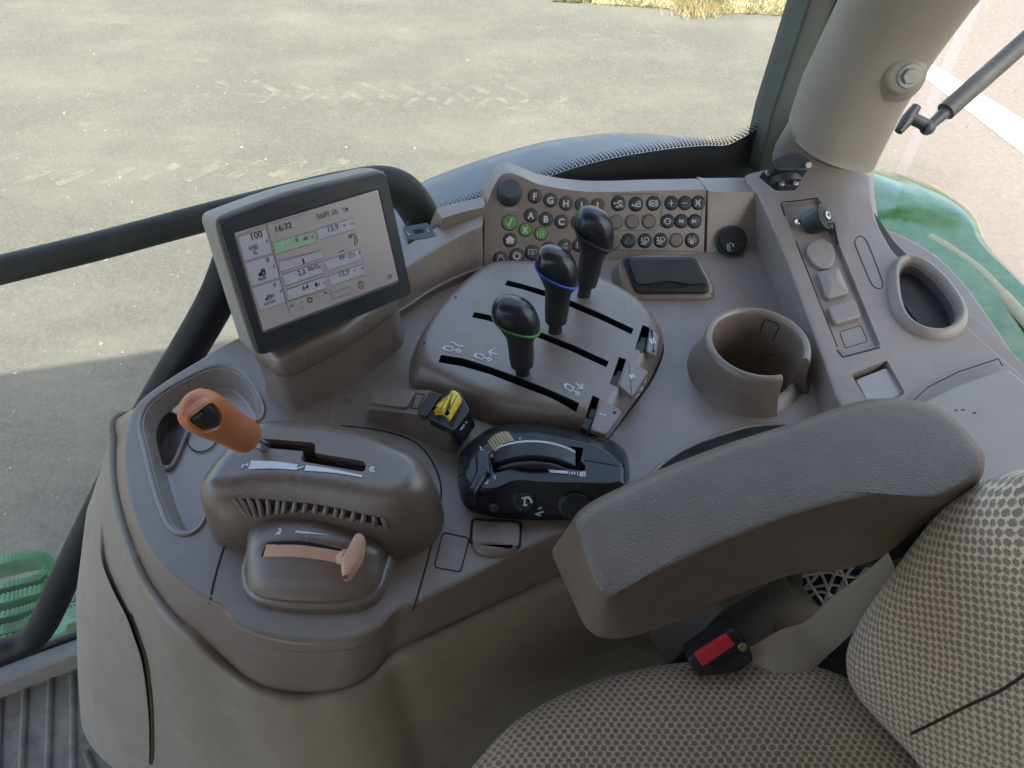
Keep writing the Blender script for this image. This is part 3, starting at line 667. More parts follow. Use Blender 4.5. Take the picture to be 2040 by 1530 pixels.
tm = [k4(*p) for p in ((585, 650), (750, 655), (923, 677))]; tb = [k4(*p) for p in ((563, 712), (740, 707), (917, 718))]
fill('white_band', SH, tm, tb, 16, WHITE, th, lift=.0006)
tm = [k4(*p) for p in ((983, 683), (1180, 712), (1391, 756))]; tb = [k4(*p) for p in ((972, 723), (1180, 738), (1389, 771))]
fill('white_wedge', SH, tm, tb, 16, WHITE, th, lift=.0006)
def stext(name, sf, a, b, s, m, parent, **kw):
    return text(name, sf, a, b, s, m, parent, **kw)
stext('numeral_two', SH, k4(565, 693), k4(562, 668), '2', WHITE, th, bold=.02, lift=.0008)
stext('numeral_one', SH, k4(963, 700), k4(961, 692), '1', WHITE, th, bold=.02, lift=.0008)
icon('stop_symbol', SH, *k4(1463, 712), 6, [circ(0, 0, .8, 30, 330), [(-.4, -.3), (.3, 0), (.0, .5), (.5, 1)], [(-.6, .6), (-.2, 1.1)]], WHITE, th, wd=.0011)

# orange grip
og = thing('orange_lever', 'orange gear lever grip with black thumb button, leaning left', 'lever')
p0 = pt.hit(*k4(700, 560), -.01)
pA, pB = pt.hit(*k4(650, 530), .012), pt.hit(*k4(610, 500), .018)
tube('rod', [p0, pA, pB], [.005, .0045, .0055], STEEL, og, 14, 1)
k5 = K(3.642, 180, 680)
# axis of the grip from collar to head, rising toward the eye
g0 = D(*k4(562, 482), .565); g1 = D(*k4(215, 285), .500)
ax = (g1 - g0); L_ = ax.length; ax.normalize()
vv = (EYE - (g0 + g1) / 2); fx = (vv - ax * vv.dot(ax)).normalized(); sx_ = ax.cross(fx)
def grip(name, stn, m, parent, ctr=0., caps=True):
    Rg = []
    for t_, rw, rt, o_ in stn:                 # along, half width, half thickness, offset to viewer
        c_ = g0 + ax * (t_ * L_) + fx * o_
        rw *= .80; rt *= .80
        Rg.append([c_ + sx_ * rw * math.copysign(abs(math.cos(q)) ** .85, math.cos(q)) + fx * rt * math.copysign(abs(math.sin(q)) ** .85, math.sin(q)) for q in [2 * math.pi * i / 28 for i in range(28)]])
    return rings(name, Rg, m, parent, True, True, 60)
grip('collar', [(.0, .010, .009, 0), (.006, .0135, .012, 0), (.04, .0150, .0135, 0), (.135, .0158, .0142, 0), (.145, .0155, .014, 0)], ORANGE, og)
gr = grip('grip', [(.15, .0155, .0138, 0), (.158, .0161, .0144, 0), (.3, .0164, .0148, 0), (.45, .0168, .0152, 0), (.6, .0174, .0158, 0), (.75, .0185, .016, 0), (.9, .0192, .016, 0), (.99, .0190, .0155, 0), (1.08, .0172, .014, 0), (1.145, .0135, .0115, 0), (1.185, .0085, .008, 0), (1.20, .003, .003, 0)], ORANGE, og)
bp_ = Pl(g0 + ax * (.97 * L_) + fx * .0115, fx + ax * .08 + sx_ * 0, sx_)
bt_px = [k4(130, 345), k4(180, 300), k4(262, 235), k4(300, 248), k4(340, 300), k4(345, 350), k4(335, 390), k4(250, 418), k4(210, 408)]
slab('button_surround', bp_, bt_px, [('o', -.0034, -.004), ('o', -.0030, .0010), ('o', -.0016, .0022), ('o', -.0002, .0012), ('o', .0004, -.0005)], ORANGE, og, spl=4)
slab('thumb_button', bp_, bt_px, [('o', .0002, -.003), ('o', .0004, .0012), ('o', .0014, .0024), ('s', .6, .0036)], BLK, og, spl=4)
for i in range(4): stroke('button_ridge', Pl(bp_.o + bp_.n * .0034, bp_.n, sx_), [[k4(238 + 11 * i, 262 - 3 * i + 6), k4(255 + 16 * i, 300 - 3 * i)]], .0005, SLATE, og)

# pink hand lever and its hump
ph = thing('hand_brake_housing', 'domed dark taupe housing with curved slot for the pink lever', 'lever housing')
dome = [k6(*p) for p in ((850, 300), (825, 380), (810, 450), (830, 540), (900, 600), (1050, 633), (1250, 645), (1450, 630), (1545, 575), (1590, 480), (1635, 300), (1560, 235), (1400, 160), (1250, 125), (1100, 115), (980, 135), (900, 190))]
dl = cr([G0.loc(*p) for p in dome], 4)
slab('housing_base', G0, None, [('o', -.0015, -.001), ('o', 0, .004), ('o', .0015, .0075), ('o', .005, .0095)], TOP2, ph, loc=dl)
# arched hump: cylinder segment whose axis points away from the driver
h0_, h1_ = G0.loc(*k6(845, 545)), G0.loc(*k6(1600, 545))
def hump(u, v):   # u along 0..1, v across 0..1 -> point on hump
    pass
hL = [k6(*p) for p in ((835, 330), (870, 260), (940, 185), (1100, 135), (1250, 140), (1420, 180), (1560, 250))]   # far edge
# loft: cross-profile arcs from near (v=0) to far (v=1)
nearE = cr([Vector(G0.loc(*k6(*p))) for p in ((850, 545), (930, 590), (1060, 612), (1250, 622), (1430, 608), (1530, 560), (1565, 500))], 6, False)
farE = cr([Vector(G0.loc(*k6(*p))) for p in ((868, 300), (905, 240), (1000, 190), (1130, 175), (1280, 185), (1440, 225), (1600, 290))], 6, False)
n = len(nearE); Rg = []
for j, (v_, hh) in enumerate(((0, 0.0), (.03, .2), (.1, .40), (.2, .56), (.3, .70), (.38, .86), (.46, .97), (.54, 1.0), (.7, .98), (.85, .9), (.95, .72), (1.0, .3), (1.01, 0))):
    row = []
    for i in range(n):
        s_ = i / (n - 1); arch = max(0, 1 - (2 * s_ - 1) ** 2) ** .55
        q = nearE[i].lerp(farE[i], v_); row.append(G0.pt(q.x, q.y, .006 + .034 * hh * (.12 + .88 * arch)))
    Rg.append(row)
hp = rings('hump', Rg, TOP2, ph, False, False, 60, closed=False)
SP = Surf(hp, [c for c in ph.children if c.name.startswith('housing_base')][0])
fill('slot', SP, [k6(*p) for p in ((943, 270), (1100, 262), (1230, 280), (1395, 320))], [k6(*p) for p in ((912, 345), (1090, 344), (1230, 362), (1385, 385))], 20, DARK, ph, lift=.0004)
pk = thing('pink_lever', 'pinkish beige hand lever with flat paddle grip lying in its slot', 'lever')
st_ = fill('strip', SP, [k6(*p) for p in ((945, 284), (1100, 282), (1230, 298), (1365, 322))], [k6(*p) for p in ((930, 343), (1090, 344), (1230, 360), (1345, 382))], 20, PINK, pk, lift=.0016)
q0 = SP.hn(*k6(1345, 350)); pz = q0[0].z + .012
pp = Pl(Z(*k6(1400, 350), pz), (-.1, -.45, .9))
padl = [k6(*p) for p in ((1408, 226), (1425, 218), (1450, 228), (1461, 262), (1458, 320), (1445, 375), (1420, 420), (1388, 468), (1362, 480), (1345, 470), (1334, 430), (1333, 385), (1340, 345), (1362, 310), (1385, 265))]
slab('paddle', pp, padl, [('o', .004, -.012), ('o', .001, -.009), ('o', 0, -.005), ('o', .001, -.001), ('o', .0025, .0012), ('s', .6, .0022), ('s', .2, .0025)], PINK, pk, spl=4)
tube('paddle_stem', [q0[0] - q0[1] * .002, pp.hit(*k6(1380, 345), -.006)], .0065, PINK, pk, 12, 1, flat=.8)
disc('pin_hole', pp, k6(1368, 456), .0016, [('o', 0, 0.0015), ('o', 0, .0032)], mat('brass_pin', (.2, .12, .06), .4, metal=.6), pk, n=14)
icon('animal_symbol', SP, *k6(1007, 214), 6.5, [[(-.9, 1), (-.5, .5), (.2, .6), (.7, 0), (.6, -.7), (.1, -1)], [(-.3, .5), (.2, -.2), (.7, .1)], [(.2, .5), (.6, .7)]], WHITE, ph, wd=.0014)
fill('wedge_mark', SP, [k6(*p) for p in ((1097, 207), (1180, 218), (1272, 231))], [k6(*p) for p in ((1097, 222), (1180, 227), (1272, 233))], 10, WHITE, ph, lift=.0006)
stroke('tape_patch', SC, [[k6(1630, 262), k6(1590, 400), k6(1550, 540)]], .0006, SLATE, ph)

# ---- hydraulic lever housing
k7 = K(3.643, 800, 520)
lh = thing('valve_lever_housing', 'raised taupe plate with three long lever slots marked I II III', 'lever housing')
out7 = [k7(*p) for p in ((58, 820), (65, 880), (110, 925), (300, 1030), (500, 1128), (760, 1212), (1000, 1255), (1250, 1290), (1440, 1315), (1520, 1260), (1700, 1010), (1800, 870), (1880, 690), (1890, 600), (1880, 520), (1790, 400), (1680, 320), (1540, 235), (1350, 160), (1150, 112), (1000, 88), (800, 76), (640, 80), (545, 130), (350, 300), (190, 490), (110, 630), (70, 740))]
pr7 = [('o', -.0005, -.001), ('o', 0, .004), ('o', .004, .014), ('o', .008, .0215), ('o', .0115, .0255), ('o', .016, .0275), ('o', .021, .028)]
lo7 = cr([G0.loc(*p) for p in out7], 3)
lsh = slab('housing_shell', G0, None, pr7, TOP, lh, loc=lo7, ang=50)
lt = ZP(.028)
slots7 = [[(285, 680), (450, 705), (640, 765), (870, 850), (1080, 935), (1292, 1030), (1270, 1085), (1060, 985), (850, 905), (640, 822), (440, 765), (265, 735)],
          [(527, 368), (640, 392), (820, 445), (1040, 528), (1250, 610), (1505, 728), (1487, 773), (1230, 655), (1020, 568), (800, 485), (620, 432), (510, 408)],
          [(766, 138), (900, 172), (1060, 220), (1240, 290), (1450, 380), (1686, 492), (1668, 533), (1440, 425), (1230, 335), (1040, 258), (880, 207), (748, 175)],
          [(1747, 462), (1803, 480), (1768, 655), (1692, 640)], [(1578, 695), (1632, 715), (1565, 912), (1510, 890)], [(1385, 975), (1440, 996), (1355, 1228), (1305, 1202)]]
cs = [slab('c', lt, [k7(*p) for p in s_], [('o', .0003, -.022), ('o', 0, .02)], DARK, r=.0008) for s_ in slots7]
cut(lsh, cs)
SL = Surf(lsh)
for tabs in ([(1712, 583), (1770, 597), (1765, 640), (1745, 662), (1700, 650), (1692, 630)], [(1535, 820), (1590, 838), (1565, 912), (1510, 890)], [(1330, 1130), (1390, 1145), (1355, 1226), (1306, 1204)]):
    slab('flow_slider', lt, [k7(*p) for p in tabs], bev(-.016, -.0005, .001), BLKM, lh, r=.0012)
    c_ = [k7(*p) for p in tabs]
for tabs in ([(1745, 500), (1790, 512), (1775, 575), (1720, 560)], [(1572, 745), (1615, 760), (1595, 825), (1550, 805)], [(1378, 1020), (1425, 1035), (1400, 1110), (1352, 1090)]):
    slab('slider_track', lt, [k7(*p) for p in tabs], bev(-.02, -.008, .001), BLK, lh)
# numeral pads
for q in ([(1450, 1003), (1600, 1092), (1478, 1262), (1372, 1222)], [(1640, 720), (1790, 800), (1672, 985), (1580, 905)], [(1808, 485), (1868, 545), (1842, 690), (1778, 660)]):
    slab('numeral_pad', lt, [k7(*p) for p in q], [('o', -.001, -.004), ('o', 0, .0001), ('o', .0008, .0005), ('o', .002, .0006)], TOP, lh, r=.003)
SL2 = Surf(lsh, *[c for c in lh.children if c.name.startswith('numeral_pad')])
def roman(nm, cx, cy, n_, s_):
    ls = []
    w_ = .45 * n_
    for i in range(n_): x = (i - (n_ - 1) / 2) * .75; ls.append([(x, -1), (x, 1)])
    ls += [[(-w_ - .1, -1), (w_ + .1, -1)], [(-w_ - .1, 1), (w_ + .1, 1)]]
    icon(nm, SL2, *k7(cx, cy), s_, ls, WHITE, lh, wd=.0011, dx=(.38, .92) if n_ > 1 else (.35, .9), dy=(-.95, -.30) if n_ == 1 else (-.75, .2), lift=.0006)
roman('numeral_one', 1460, 1118, 1, 4.6); roman('numeral_two', 1672, 838, 2, 4.6); roman('numeral_three', 1822, 583, 3, 4.6)
for q in ((1546, 1100), (1828, 656), (988, 1173), (166, 598), (392, 263)):
    h_ = SL2.hn(*k7(*q))
    if h_: cyl('screw_hole', h_[0] - h_[1] * .001, h_[1], .0016, .0013, SEAM, lh, 12, .0002)
def cylicon(cx, cy, sc_, ang_, arrow):
    ca, sa = math.cos(R(ang_)), math.sin(R(ang_))
    icon('ram_symbol', SL, *k7(cx, cy), sc_, [[(-.9, -.45), (.6, -.45), (.6, .45), (-.9, .45), (-1.35, .1), (-1.35, -.1), (-.9, -.45)], [(.6, 0), (1.6, 0)], circ(1.95, 0, .35), circ(-1.05, 0, .12, n=6)], WHITE, lh, wd=.0011, dx=(ca, sa), dy=(-sa, ca), lift=.0007)
    icon('arrow_symbol', SL, *k7(*arrow[0]), sc_, arrow[1], WHITE, lh, wd=.0012, dx=(ca, sa), dy=(-sa, ca), lift=.0007)
cylicon(348, 640, 9.5, 12, ((395, 605), [[(-1.3, 0), (-.6, -.25), (0, .1), (.7, .3), (1.6, .15)]]))
cylicon(573, 697, 9.5, 17, ((662, 672), [[(1, 0), (-.8, -.05)], [(-.1, -.75), (-.9, -.05), (-.1, .65)]]))
cylicon(1222, 925, 9.5, 36, ((1288, 908), [[(-1, -.1), (.9, 0)], [(.3, -.7), (.95, 0), (.1, .55)]]))
for i, q in enumerate(((1760, 870), (1738, 930), (1712, 980))):
    h_ = Surf(lsh).hn(*k7(*q))
    if h_: icon('side_symbol', SL, *k7(*q), 4, [[(-1, 1), (0, -.6), (1, -1)], [(0, 1), (.8, 0)]], WHITE, lh, wd=.001)
tube('base_gap', [G0.hit(*k7(*p), .0005) for p in ((1480, 1302), (1600, 1150), (1720, 995), (1820, 840), (1888, 680), (1890, 600))], .0016, SEAM, lh, 6)

# three valve levers
def lever(name, label, base, knob, zk, ringmat, grp, kd, lean=0.):
    t = thing(name, label, 'lever', grp)
    b0 = Z(*base, .012); kt = Z(*knob, zk); axs = (kt - b0); Ln = axs.length; d = axs.normalized()
    X = Vector((1, 0, 0)); X = (X - d * X.dot(d)).normalized(); Y = d.cross(X)
    ta = R(kd)
    def rg(s, rx, ry, tilt=0., ox=0., n=28):
        c_ = b0 + d * (s * Ln) + X * ox; out = []
        for i in range(n):
            q = 2 * math.pi * i / n; e_ = .88
            cx_, cy_ = math.copysign(abs(math.cos(q)) ** e_, math.cos(q)) * rx, math.copysign(abs(math.sin(q)) ** e_, math.sin(q)) * ry
            out.append(c_ + X * cx_ + Y * cy_ + d * (-cx_ * math.tan(ta) * tilt))
        return out
    rings('shaft', [rg(0, .0068, .005), rg(.36, .0068, .005)], BLKM, t, True, True)
    rings('stem', [rg(.30, .010, .009), rg(.31, .0108, .0098), rg(.45, .0118, .0108), rg(.60, .0120, .0112), rg(.70, .0130, .0120, .3), rg(.77, .0162, .0140, .7, -.0012), rg(.835, .0196, .0160, 1, -.0025), rg(.86, .0205, .0165, 1, -.0026)], BLKM, t, True, True, 60)
    rings('colour_ring', [rg(.85, .0200, .0162, 1, -.0026), rg(.858, .0214, .0176, 1, -.0026), rg(.878, .0217, .0180, 1, -.0026), rg(.888, .0206, .0168, 1, -.0026)], ringmat, t, True, True, 60)
    cap = [rg(.884, .0209, .0171, 1, -.0026)]
    for k in range(1, 9):
        a_ = k / 8 * math.pi / 2; f_ = math.cos(a_) ** .62; cap.append(rg(.884 + .26 * math.sin(a_) ** 1.05, .0212 * f_ + .0003, .0174 * f_ + .0003, 1 - .35 * (1 - f_), -.0026 + .003 * (1 - f_)))
    rings('knob', cap, BLKG, t, True, True, 75)
    return t
GRP = 'hydraulic valve levers on the raised plate'
lever('valve_lever', 'black ball topped lever with green ring, nearest in first slot', (1043, 768), (1033, 622), .102, GREENR, GRP, 24)
lever('valve_lever', 'black ball topped lever with blue ring in the middle slot', (1104, 686), (1116, 524), .108, BLUE, GRP, 26)
lever('valve_lever', 'tall black knob lever without coloured ring in the farthest slot', (1158, 612), (1192, 448), .115, BLKM, GRP, 26)

# ---- yellow switch block
ys = thing('yellow_switch_block', 'small taupe block with ribbed yellow rocker in black cap', 'switch')
k8 = K(7.846, 700, 750)
botP = [k8(*p) for p in ((205, 645), (300, 700), (800, 880), (1300, 1110), (1560, 1215), (1640, 1190), (1860, 900), (1870, 600), (1300, 330), (400, 250))]
topP = [(k8(265, 515), .018), (k8(300, 520), .018), (k8(840, 580), .022), (k8(1060, 610), .026), (k8(1560, 860), .035), (k8(1640, 840), .036), (k8(1850, 560), .038), (k8(1830, 450), .040), (k8(1230, 215), .028), (k8(395, 195), .016)]
b3 = [Z(*p, 0) for p in botP]; t3 = [Z(*p, z) for p, z in topP]
for i in (7, 8, 9): b3[i] = Vector((t3[i].x, t3[i].y + .002, 0))
b3 = rp(b3, .003); t3 = rp(t3, .003)
cen = sum(t3, Vector()) / len(t3)
rings('block_body', [b3, [b_.lerp(a_, .94) for b_, a_ in zip(b3, t3)], [a_ + (cen - a_) * .012 + Vector((0, 0, .0004)) for a_ in t3], [a_ + (cen - a_) * .04 + Vector((0, 0, .0004)) for a_ in t3]], TOP, ys, True, False, 45)
yp = P3(Z(*k8(265, 515), .0185), Z(*k8(1060, 610), .0265), Z(*k8(1230, 215), .0285))
slab('raised_pad', yp, [k8(*p) for p in ((300, 430), (395, 205), (990, 235), (1000, 260), (880, 490), (820, 505))], bev(-.002, .0022, .001), TOP, ys, r=.003)
outline('label_gap', yp, [k8(1010, 265), k8(1145, 285), k8(1040, 500), k8(930, 490)], 1.5, .0004, SEAM, ys)
yq = P3(Z(*k8(1060, 600), .030), Z(*k8(1250, 240), .031), Z(*k8(1160, 640), .032))
slab('black_cap', yq, [k8(*p) for p in ((1025, 560), (1240, 240), (1410, 290), (1190, 640), (1060, 600))], bev(-.012, .0018, .001), SLATE, ys, r=.002)
yr = P3(Z(*k8(1160, 640), .034), Z(*k8(1600, 850), .040), Z(*k8(1840, 520), .042))
slab('switch_well', yr, [k8(*p) for p in ((1180, 640), (1410, 300), (1600, 205), (1690, 235), (1850, 520), (1600, 855))], bev(-.022, .0005, .001), BLKG, ys, r=.002)
ws = [k8(*p) for p in ((1280, 535), (1430, 340), (1475, 338), (1560, 225), (1610, 215), (1670, 240), (1695, 290), (1690, 340), (1530, 600), (1505, 635), (1470, 570), (1400, 530), (1330, 535))]
slab('yellow_rocker', yr, ws, [('o', -.0008, -.004), ('o', 0, .005), ('o', .0012, .0075), ('o', .003, .0085)], YELLOW, ys, hit=.006, r=.002)
for a_, b_ in (((1460, 520), (1590, 270)), ((1390, 510), (1500, 330)), ((1520, 560), (1650, 300))):
    stroke('rocker_rib', Pl(yr.o + yr.n * .0085, yr.n), [[k8(*a_), k8(*b_)]], .0007, mat('yellow_groove', (.32, .22, .02), .6), ys)
SY = Surf(*ys.children)
icon('small_symbol', SY, *k8(1725, 800), 4, [[(-1, 1.2), (0, 0), (.4, -.9)], [(-.2, .8), (.8, -.2)], circ(.9, -1.2, .25, n=6)], WHITE, ys, wd=.0008)
icon('small_symbol', SY, *k8(1790, 715), 2.5, [[(-.5, .6), (.5, -.6)], [(-.6, -.3), (.6, .3)]], WHITE, ys, wd=.0008)

# ---- black hitch control pod
k9 = K(4.857, 860, 820)
hc = thing('hitch_control_pod', 'glossy black rounded control pod with arc wheels and white scale', 'control unit')
bs_ = [(250, 560), (258, 500), (290, 430), (400, 320), (560, 215), (750, 168), (950, 158), (1200, 192), (1500, 258), (1700, 318), (1850, 418), (1905, 560), (1905, 720), (1880, 860), (1750, 980), (1550, 1030), (1250, 1048), (1000, 1052), (800, 1040), (600, 1020), (400, 968), (300, 880), (262, 740)]
tp_ = [(330, 600), (330, 540), (352, 470), (440, 380), (590, 270), (760, 215), (950, 196), (1180, 228), (1470, 295), (1660, 355), (1800, 445), (1862, 550), (1865, 640), (1850, 705), (1700, 722), (1500, 715), (1250, 712), (1050, 705), (880, 690), (740, 705), (610, 760), (450, 770), (360, 700)]
b3 = cr([Z(*k9(*p), .0) for p in bs_], 4); t3 = cr([Z(*k9(*p), .036) for p in tp_], 4)
c3 = sum(t3, Vector()) / len(t3)
def mixr(f, z, sh=0.): return [Vector((a_.x, a_.y, 0)).lerp(Vector((b_.x, b_.y, 0)), f) + (Vector((c3.x, c3.y, 0)) - Vector((b_.x, b_.y, 0))) * sh + Vector((0, 0, z)) for a_, b_ in zip(b3, t3)]
pod = rings('pod_shell', [mixr(-.02, -.002), mixr(.0, .006), mixr(.18, .016), mixr(.5, .025), mixr(.8, .0325), mixr(1, .036), mixr(1, .038, .04), mixr(1, .0385, .08)], BLKG, hc, True, False, 80)
pc = slab('c', ZP(.0385), [k9(*p) for p in ((560, 395), (800, 305), (1050, 292), (1300, 330), (1420, 345), (1470, 350), (1440, 480), (1490, 520), (1480, 575), (1200, 540), (1000, 530), (800, 550), (600, 600), (575, 500))], [('o', 0, -.012), ('o', 0, .02)], DARK, r=.002)
cut(pod, [pc]); SPD = Surf(pod)
# arc wheels: drums seen as arcs
def drum(name, pl_px, r_, w0, w1, m, parent, mark=None):
    pass
dA = Z(*k9(600, 400), .038); dB = Z(*k9(1390, 430), .038); ctr = (dA + dB) / 2; half = (dB - dA).length / 2; ux = (dB - dA).normalized(); vx = Vector((-ux.y, ux.x, 0)); 
RD = .052; hz = math.sqrt(RD ** 2 - half ** 2)
def drumseg(name, v0, v1, rad, m, parent, a0=None, a1=None, lift=0., cz=0.):
    am = math.asin(min(.999, half / RD)); a0 = -am if a0 is None else a0; a1 = am if a1 is None else a1
    V = []; Fc = []; N_ = 40
    cc_ = ctr + Vector((0, 0, -hz + cz))
    for i in range(N_ + 1):
        q = a0 + (a1 - a0) * i / N_; dn = ux * math.sin(q) + Vector((0, 0, 1)) * math.cos(q)
        for v_, rr_ in ((v0, rad - .02), (v0, rad - .0008), (v0 + .0008, rad), (v1 - .0008, rad), (v1, rad - .0008), (v1, rad - .02)):
            V.append(cc_ + dn * (rr_ + lift) + vx * v_)
    for i in range(N_):
        for j in range(5): Fc.append((i * 6 + j, (i + 1) * 6 + j, (i + 1) * 6 + j + 1, i * 6 + j + 1))
    Fc.append(tuple(range(6))); Fc.append(tuple(range(N_ * 6, N_ * 6 + 6)))
    return mesh(name, V, Fc, m, parent, 40, wn=False)
drumseg('lever_wheel', -.011, .007, RD, BLK, hc); drumseg('white_arc', .0025, .0052, RD, WHITE, hc, -.78, .72, .0005)
drumseg('arc_end', -.0035, .0052, RD, WHITE, hc, -.80, -.765, .0005)
drumseg('small_wheel', -.0152, -.0120, RD - .005, SLATE, hc)
drumseg('wheel_mark', -.0146, -.0136, RD - .005, mat('grey_mark', (.22, .22, .22), .5), hc, .2, .5, .0004)
# brown ribbed dial
q0 = ZP(.0385).hit(*k9(570, 345)); q1 = ZP(.0385).hit(*k9(790, 250)); m_ = (q0 + q1) / 2; u_ = (q1 - q0).normalized(); v_ = Vector((-u_.y, u_.x, 0)); hw = (q1 - q0).length / 2
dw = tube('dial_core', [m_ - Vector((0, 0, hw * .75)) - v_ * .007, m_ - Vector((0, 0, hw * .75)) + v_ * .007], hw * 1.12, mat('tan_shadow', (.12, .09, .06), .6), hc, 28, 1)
for i in range(9):
    q = R(-48 + 12 * i); dn = u_ * math.sin(q) + Vector((0, 0, 1)) * math.cos(q); c_ = m_ - Vector((0, 0, hw * .75)) + dn * hw * 1.12
    tube('dial_rib', [c_ - v_ * .0072, c_ + v_ * .0072], .0011, TAN, hc, 8, 1)
# rocker lever at left
rk = [k9(*p) for p in ((420, 415), (505, 390), (560, 385), (575, 600), (530, 620), (420, 810), (350, 745), (430, 580))]
slab('tilt_switch', ZP(.036), rk, bev(-.010, .007, .003), BLKG, hc, hit=.005, r=.002)
outline('shell_split', SPD, [k9(1480, 468), k9(1890, 540), k9(1890, 542), k9(1480, 472)], 0, .0005, DARK, hc)
stroke('shell_split', SPD, [[k9(255, 640), k9(290, 605), k9(325, 595)]], .0007, DARK, hc, spl=3)
for nm, c_, r_, cap_ in (('push_button', (895, 860), .0088, 1), ('push_button', (610, 905), .0050, 0), ('rotary_button', (1385, 900), .0125, 0)):
    h_ = SPD.hn(*k9(*c_), True); nn_ = (h_[1] + (EYE - h_[0]).normalized() * .3).normalized()
    cyl('button_collar', h_[0] - nn_ * .003, nn_, r_ * 1.35, .0045, BLKG, hc, 32, .0015, r_ * 1.15)
    cyl(nm, h_[0] - nn_ * .001, nn_, r_, .0055, BLKG, hc, 32, .0012)
SPD2 = Surf(pod, *[c for c in hc.children if 'button' in c.name])
icon('button_symbol', SPD2, *k9(905, 858), 8, [[(-.9, -.5), (1.1, -.8)], [(.0, -.6), (-.25, 1.1)], circ(.3, .5, 1.25, -95, 5), [(-.5, 1.15), (.5, 1.2)]], WHITE, hc, wd=.0014)
icon('arrow_symbol', SPD2, *k9(1045, 970), 8, [[(-1.1, .5), (1, -.1)], [(-1.1, .5), (.3, .9)], [(-.3, -.9), (.5, -1.1)]], WHITE, hc, wd=.0012)
def vtext(nm, cx, cy, s_, w_=9, m=WHITE): text(nm, SPD2, k9(cx, cy + w_), k9(cx + 2, cy - w_), s_, m, hc, bold=.015, lift=.0008, hs=1.)
for cx, cy, s_ in ((1232, 588, '2'), (1312, 595, '1'), (1392, 602, '0')): vtext('scale_numeral', cx, cy, s_, 13)
for cx, cy in ((1168, 580), (1250, 588), (1332, 596), (1412, 604)): stroke('scale_tick', SPD2, [[k9(cx, cy - 20), k9(cx + 1, cy + 18)]], .0006, WHITE, hc)
icon('lock_symbol', SPD2, *k9(1458, 607), 5.2, [[(-.1, -.8), (1.0, -.8), (1.0, .8), (-.1, .8), (-.1, -.8)], circ(-.2, 0, .65, 90, 270), [(.3, 0), (.7, 0)]], WHITE, hc, wd=.0010)
for cx, cy in ((1138, 577), (545, 405), (605, 640)): icon('arc_symbol', SPD2, *k9(cx, cy), 3, [circ(0, 0, .9, -150, 80, 8)], WHITE, hc, wd=.0006)
icon('arrow_mark', SPD2, *k9(485, 358), 4, [[(-.8, -.9), (-.3, .9), (.8, 1), (-.8, -.9)]], WHITE, hc, wd=.0007)
icon('arrow_mark', SPD2, *k9(528, 686), 4, [[(-.8, .2), (.0, .9), (1, -.9)]], WHITE, hc, wd=.0007)
icon('arrow_mark', SPD2, *k9(852, 264), 2.5, [[(-.8, -.6), (.9, -.4), (.0, .7), (-.8, -.6)]], WHITE, hc, wd=.0006)

# ---- button panel
kb = K(3.643, 940, 320)
bpn = thing('button_panel', 'upright taupe keypad panel with lettered and symbol buttons', 'control panel')
PBs = Pl(Z(1190, 520, 0), (.12 * .8, -.99 * .8, .6))
back_v = Vector((-.004, .024, -.002))
front = [kb(*p) for p in ((80, 900), (82, 600), (86, 350), (110, 290), (150, 190), (200, 108), (260, 84), (325, 95), (400, 128), (500, 168), (700, 205), (900, 221), (1100, 219), (1300, 212), (1500, 208), (1685, 204), (1705, 215), (1700, 350), (1690, 665), (1690, 860))]
f2 = [Vector(PBs.loc(*p)) for p in front]
f2 = f2[:3] + cr(f2[3:15], 4, False) + f2[15:]
F3 = [PBs.pt(p.x, p.y) for p in f2]; F3i = [PBs.pt(p.x, p.y) for p in off(f2, .0012)]
Fb = [PBs.pt(p.x, p.y, -.0012) for p in f2]
pnl = rings('panel_body', [[p + back_v for p in Fb], Fb, F3i], TOP, bpn, True, True, 30)
sides = thing('dash_side_wall', 'taupe raised rim wall between button panel and monitor', 'trim panel')
wl = [k4_ for k4_ in [(963, 417), (962, 560), (900, 600), (790, 660), (700, 760), (600, 760), (600, 700), (655, 560), (700, 500), (800, 470), (868, 500), (878, 440), (920, 427)]]
# rim wall: curved strip from panel left edge towards the pedestal
base_c = [Z(*p, 0) for p in ((963, 540), (930, 552), (890, 570), (850, 592), (812, 618), (770, 640), (700, 670), (620, 690))]
hts = [.052, .050, .047, .0455, .0455, .045, .044, .044]
def wallr(k_, dy, z0=None):
    P = []
    for q, h_ in zip(base_c, hts): P.append(Vector((q.x, q.y + dy, (h_ if z0 is None else z0) + k_)))
    return cr(P, 5, False)
step0 = [p + Vector((0, -.004, 0)) for p in wallr(0, 0, .0)]
rings('wall', [step0, [p + Vector((0, -.004, .008)) for p in wallr(0, 0, 0)], [p + Vector((0, 0, .010)) for p in wallr(0, 0, 0)], wallr(-.003, .014), wallr(-.0008, .0155), wallr(0, .019), wallr(0, .055), wallr(-.06, .06)], TOP, sides, False, False, 45, closed=False)
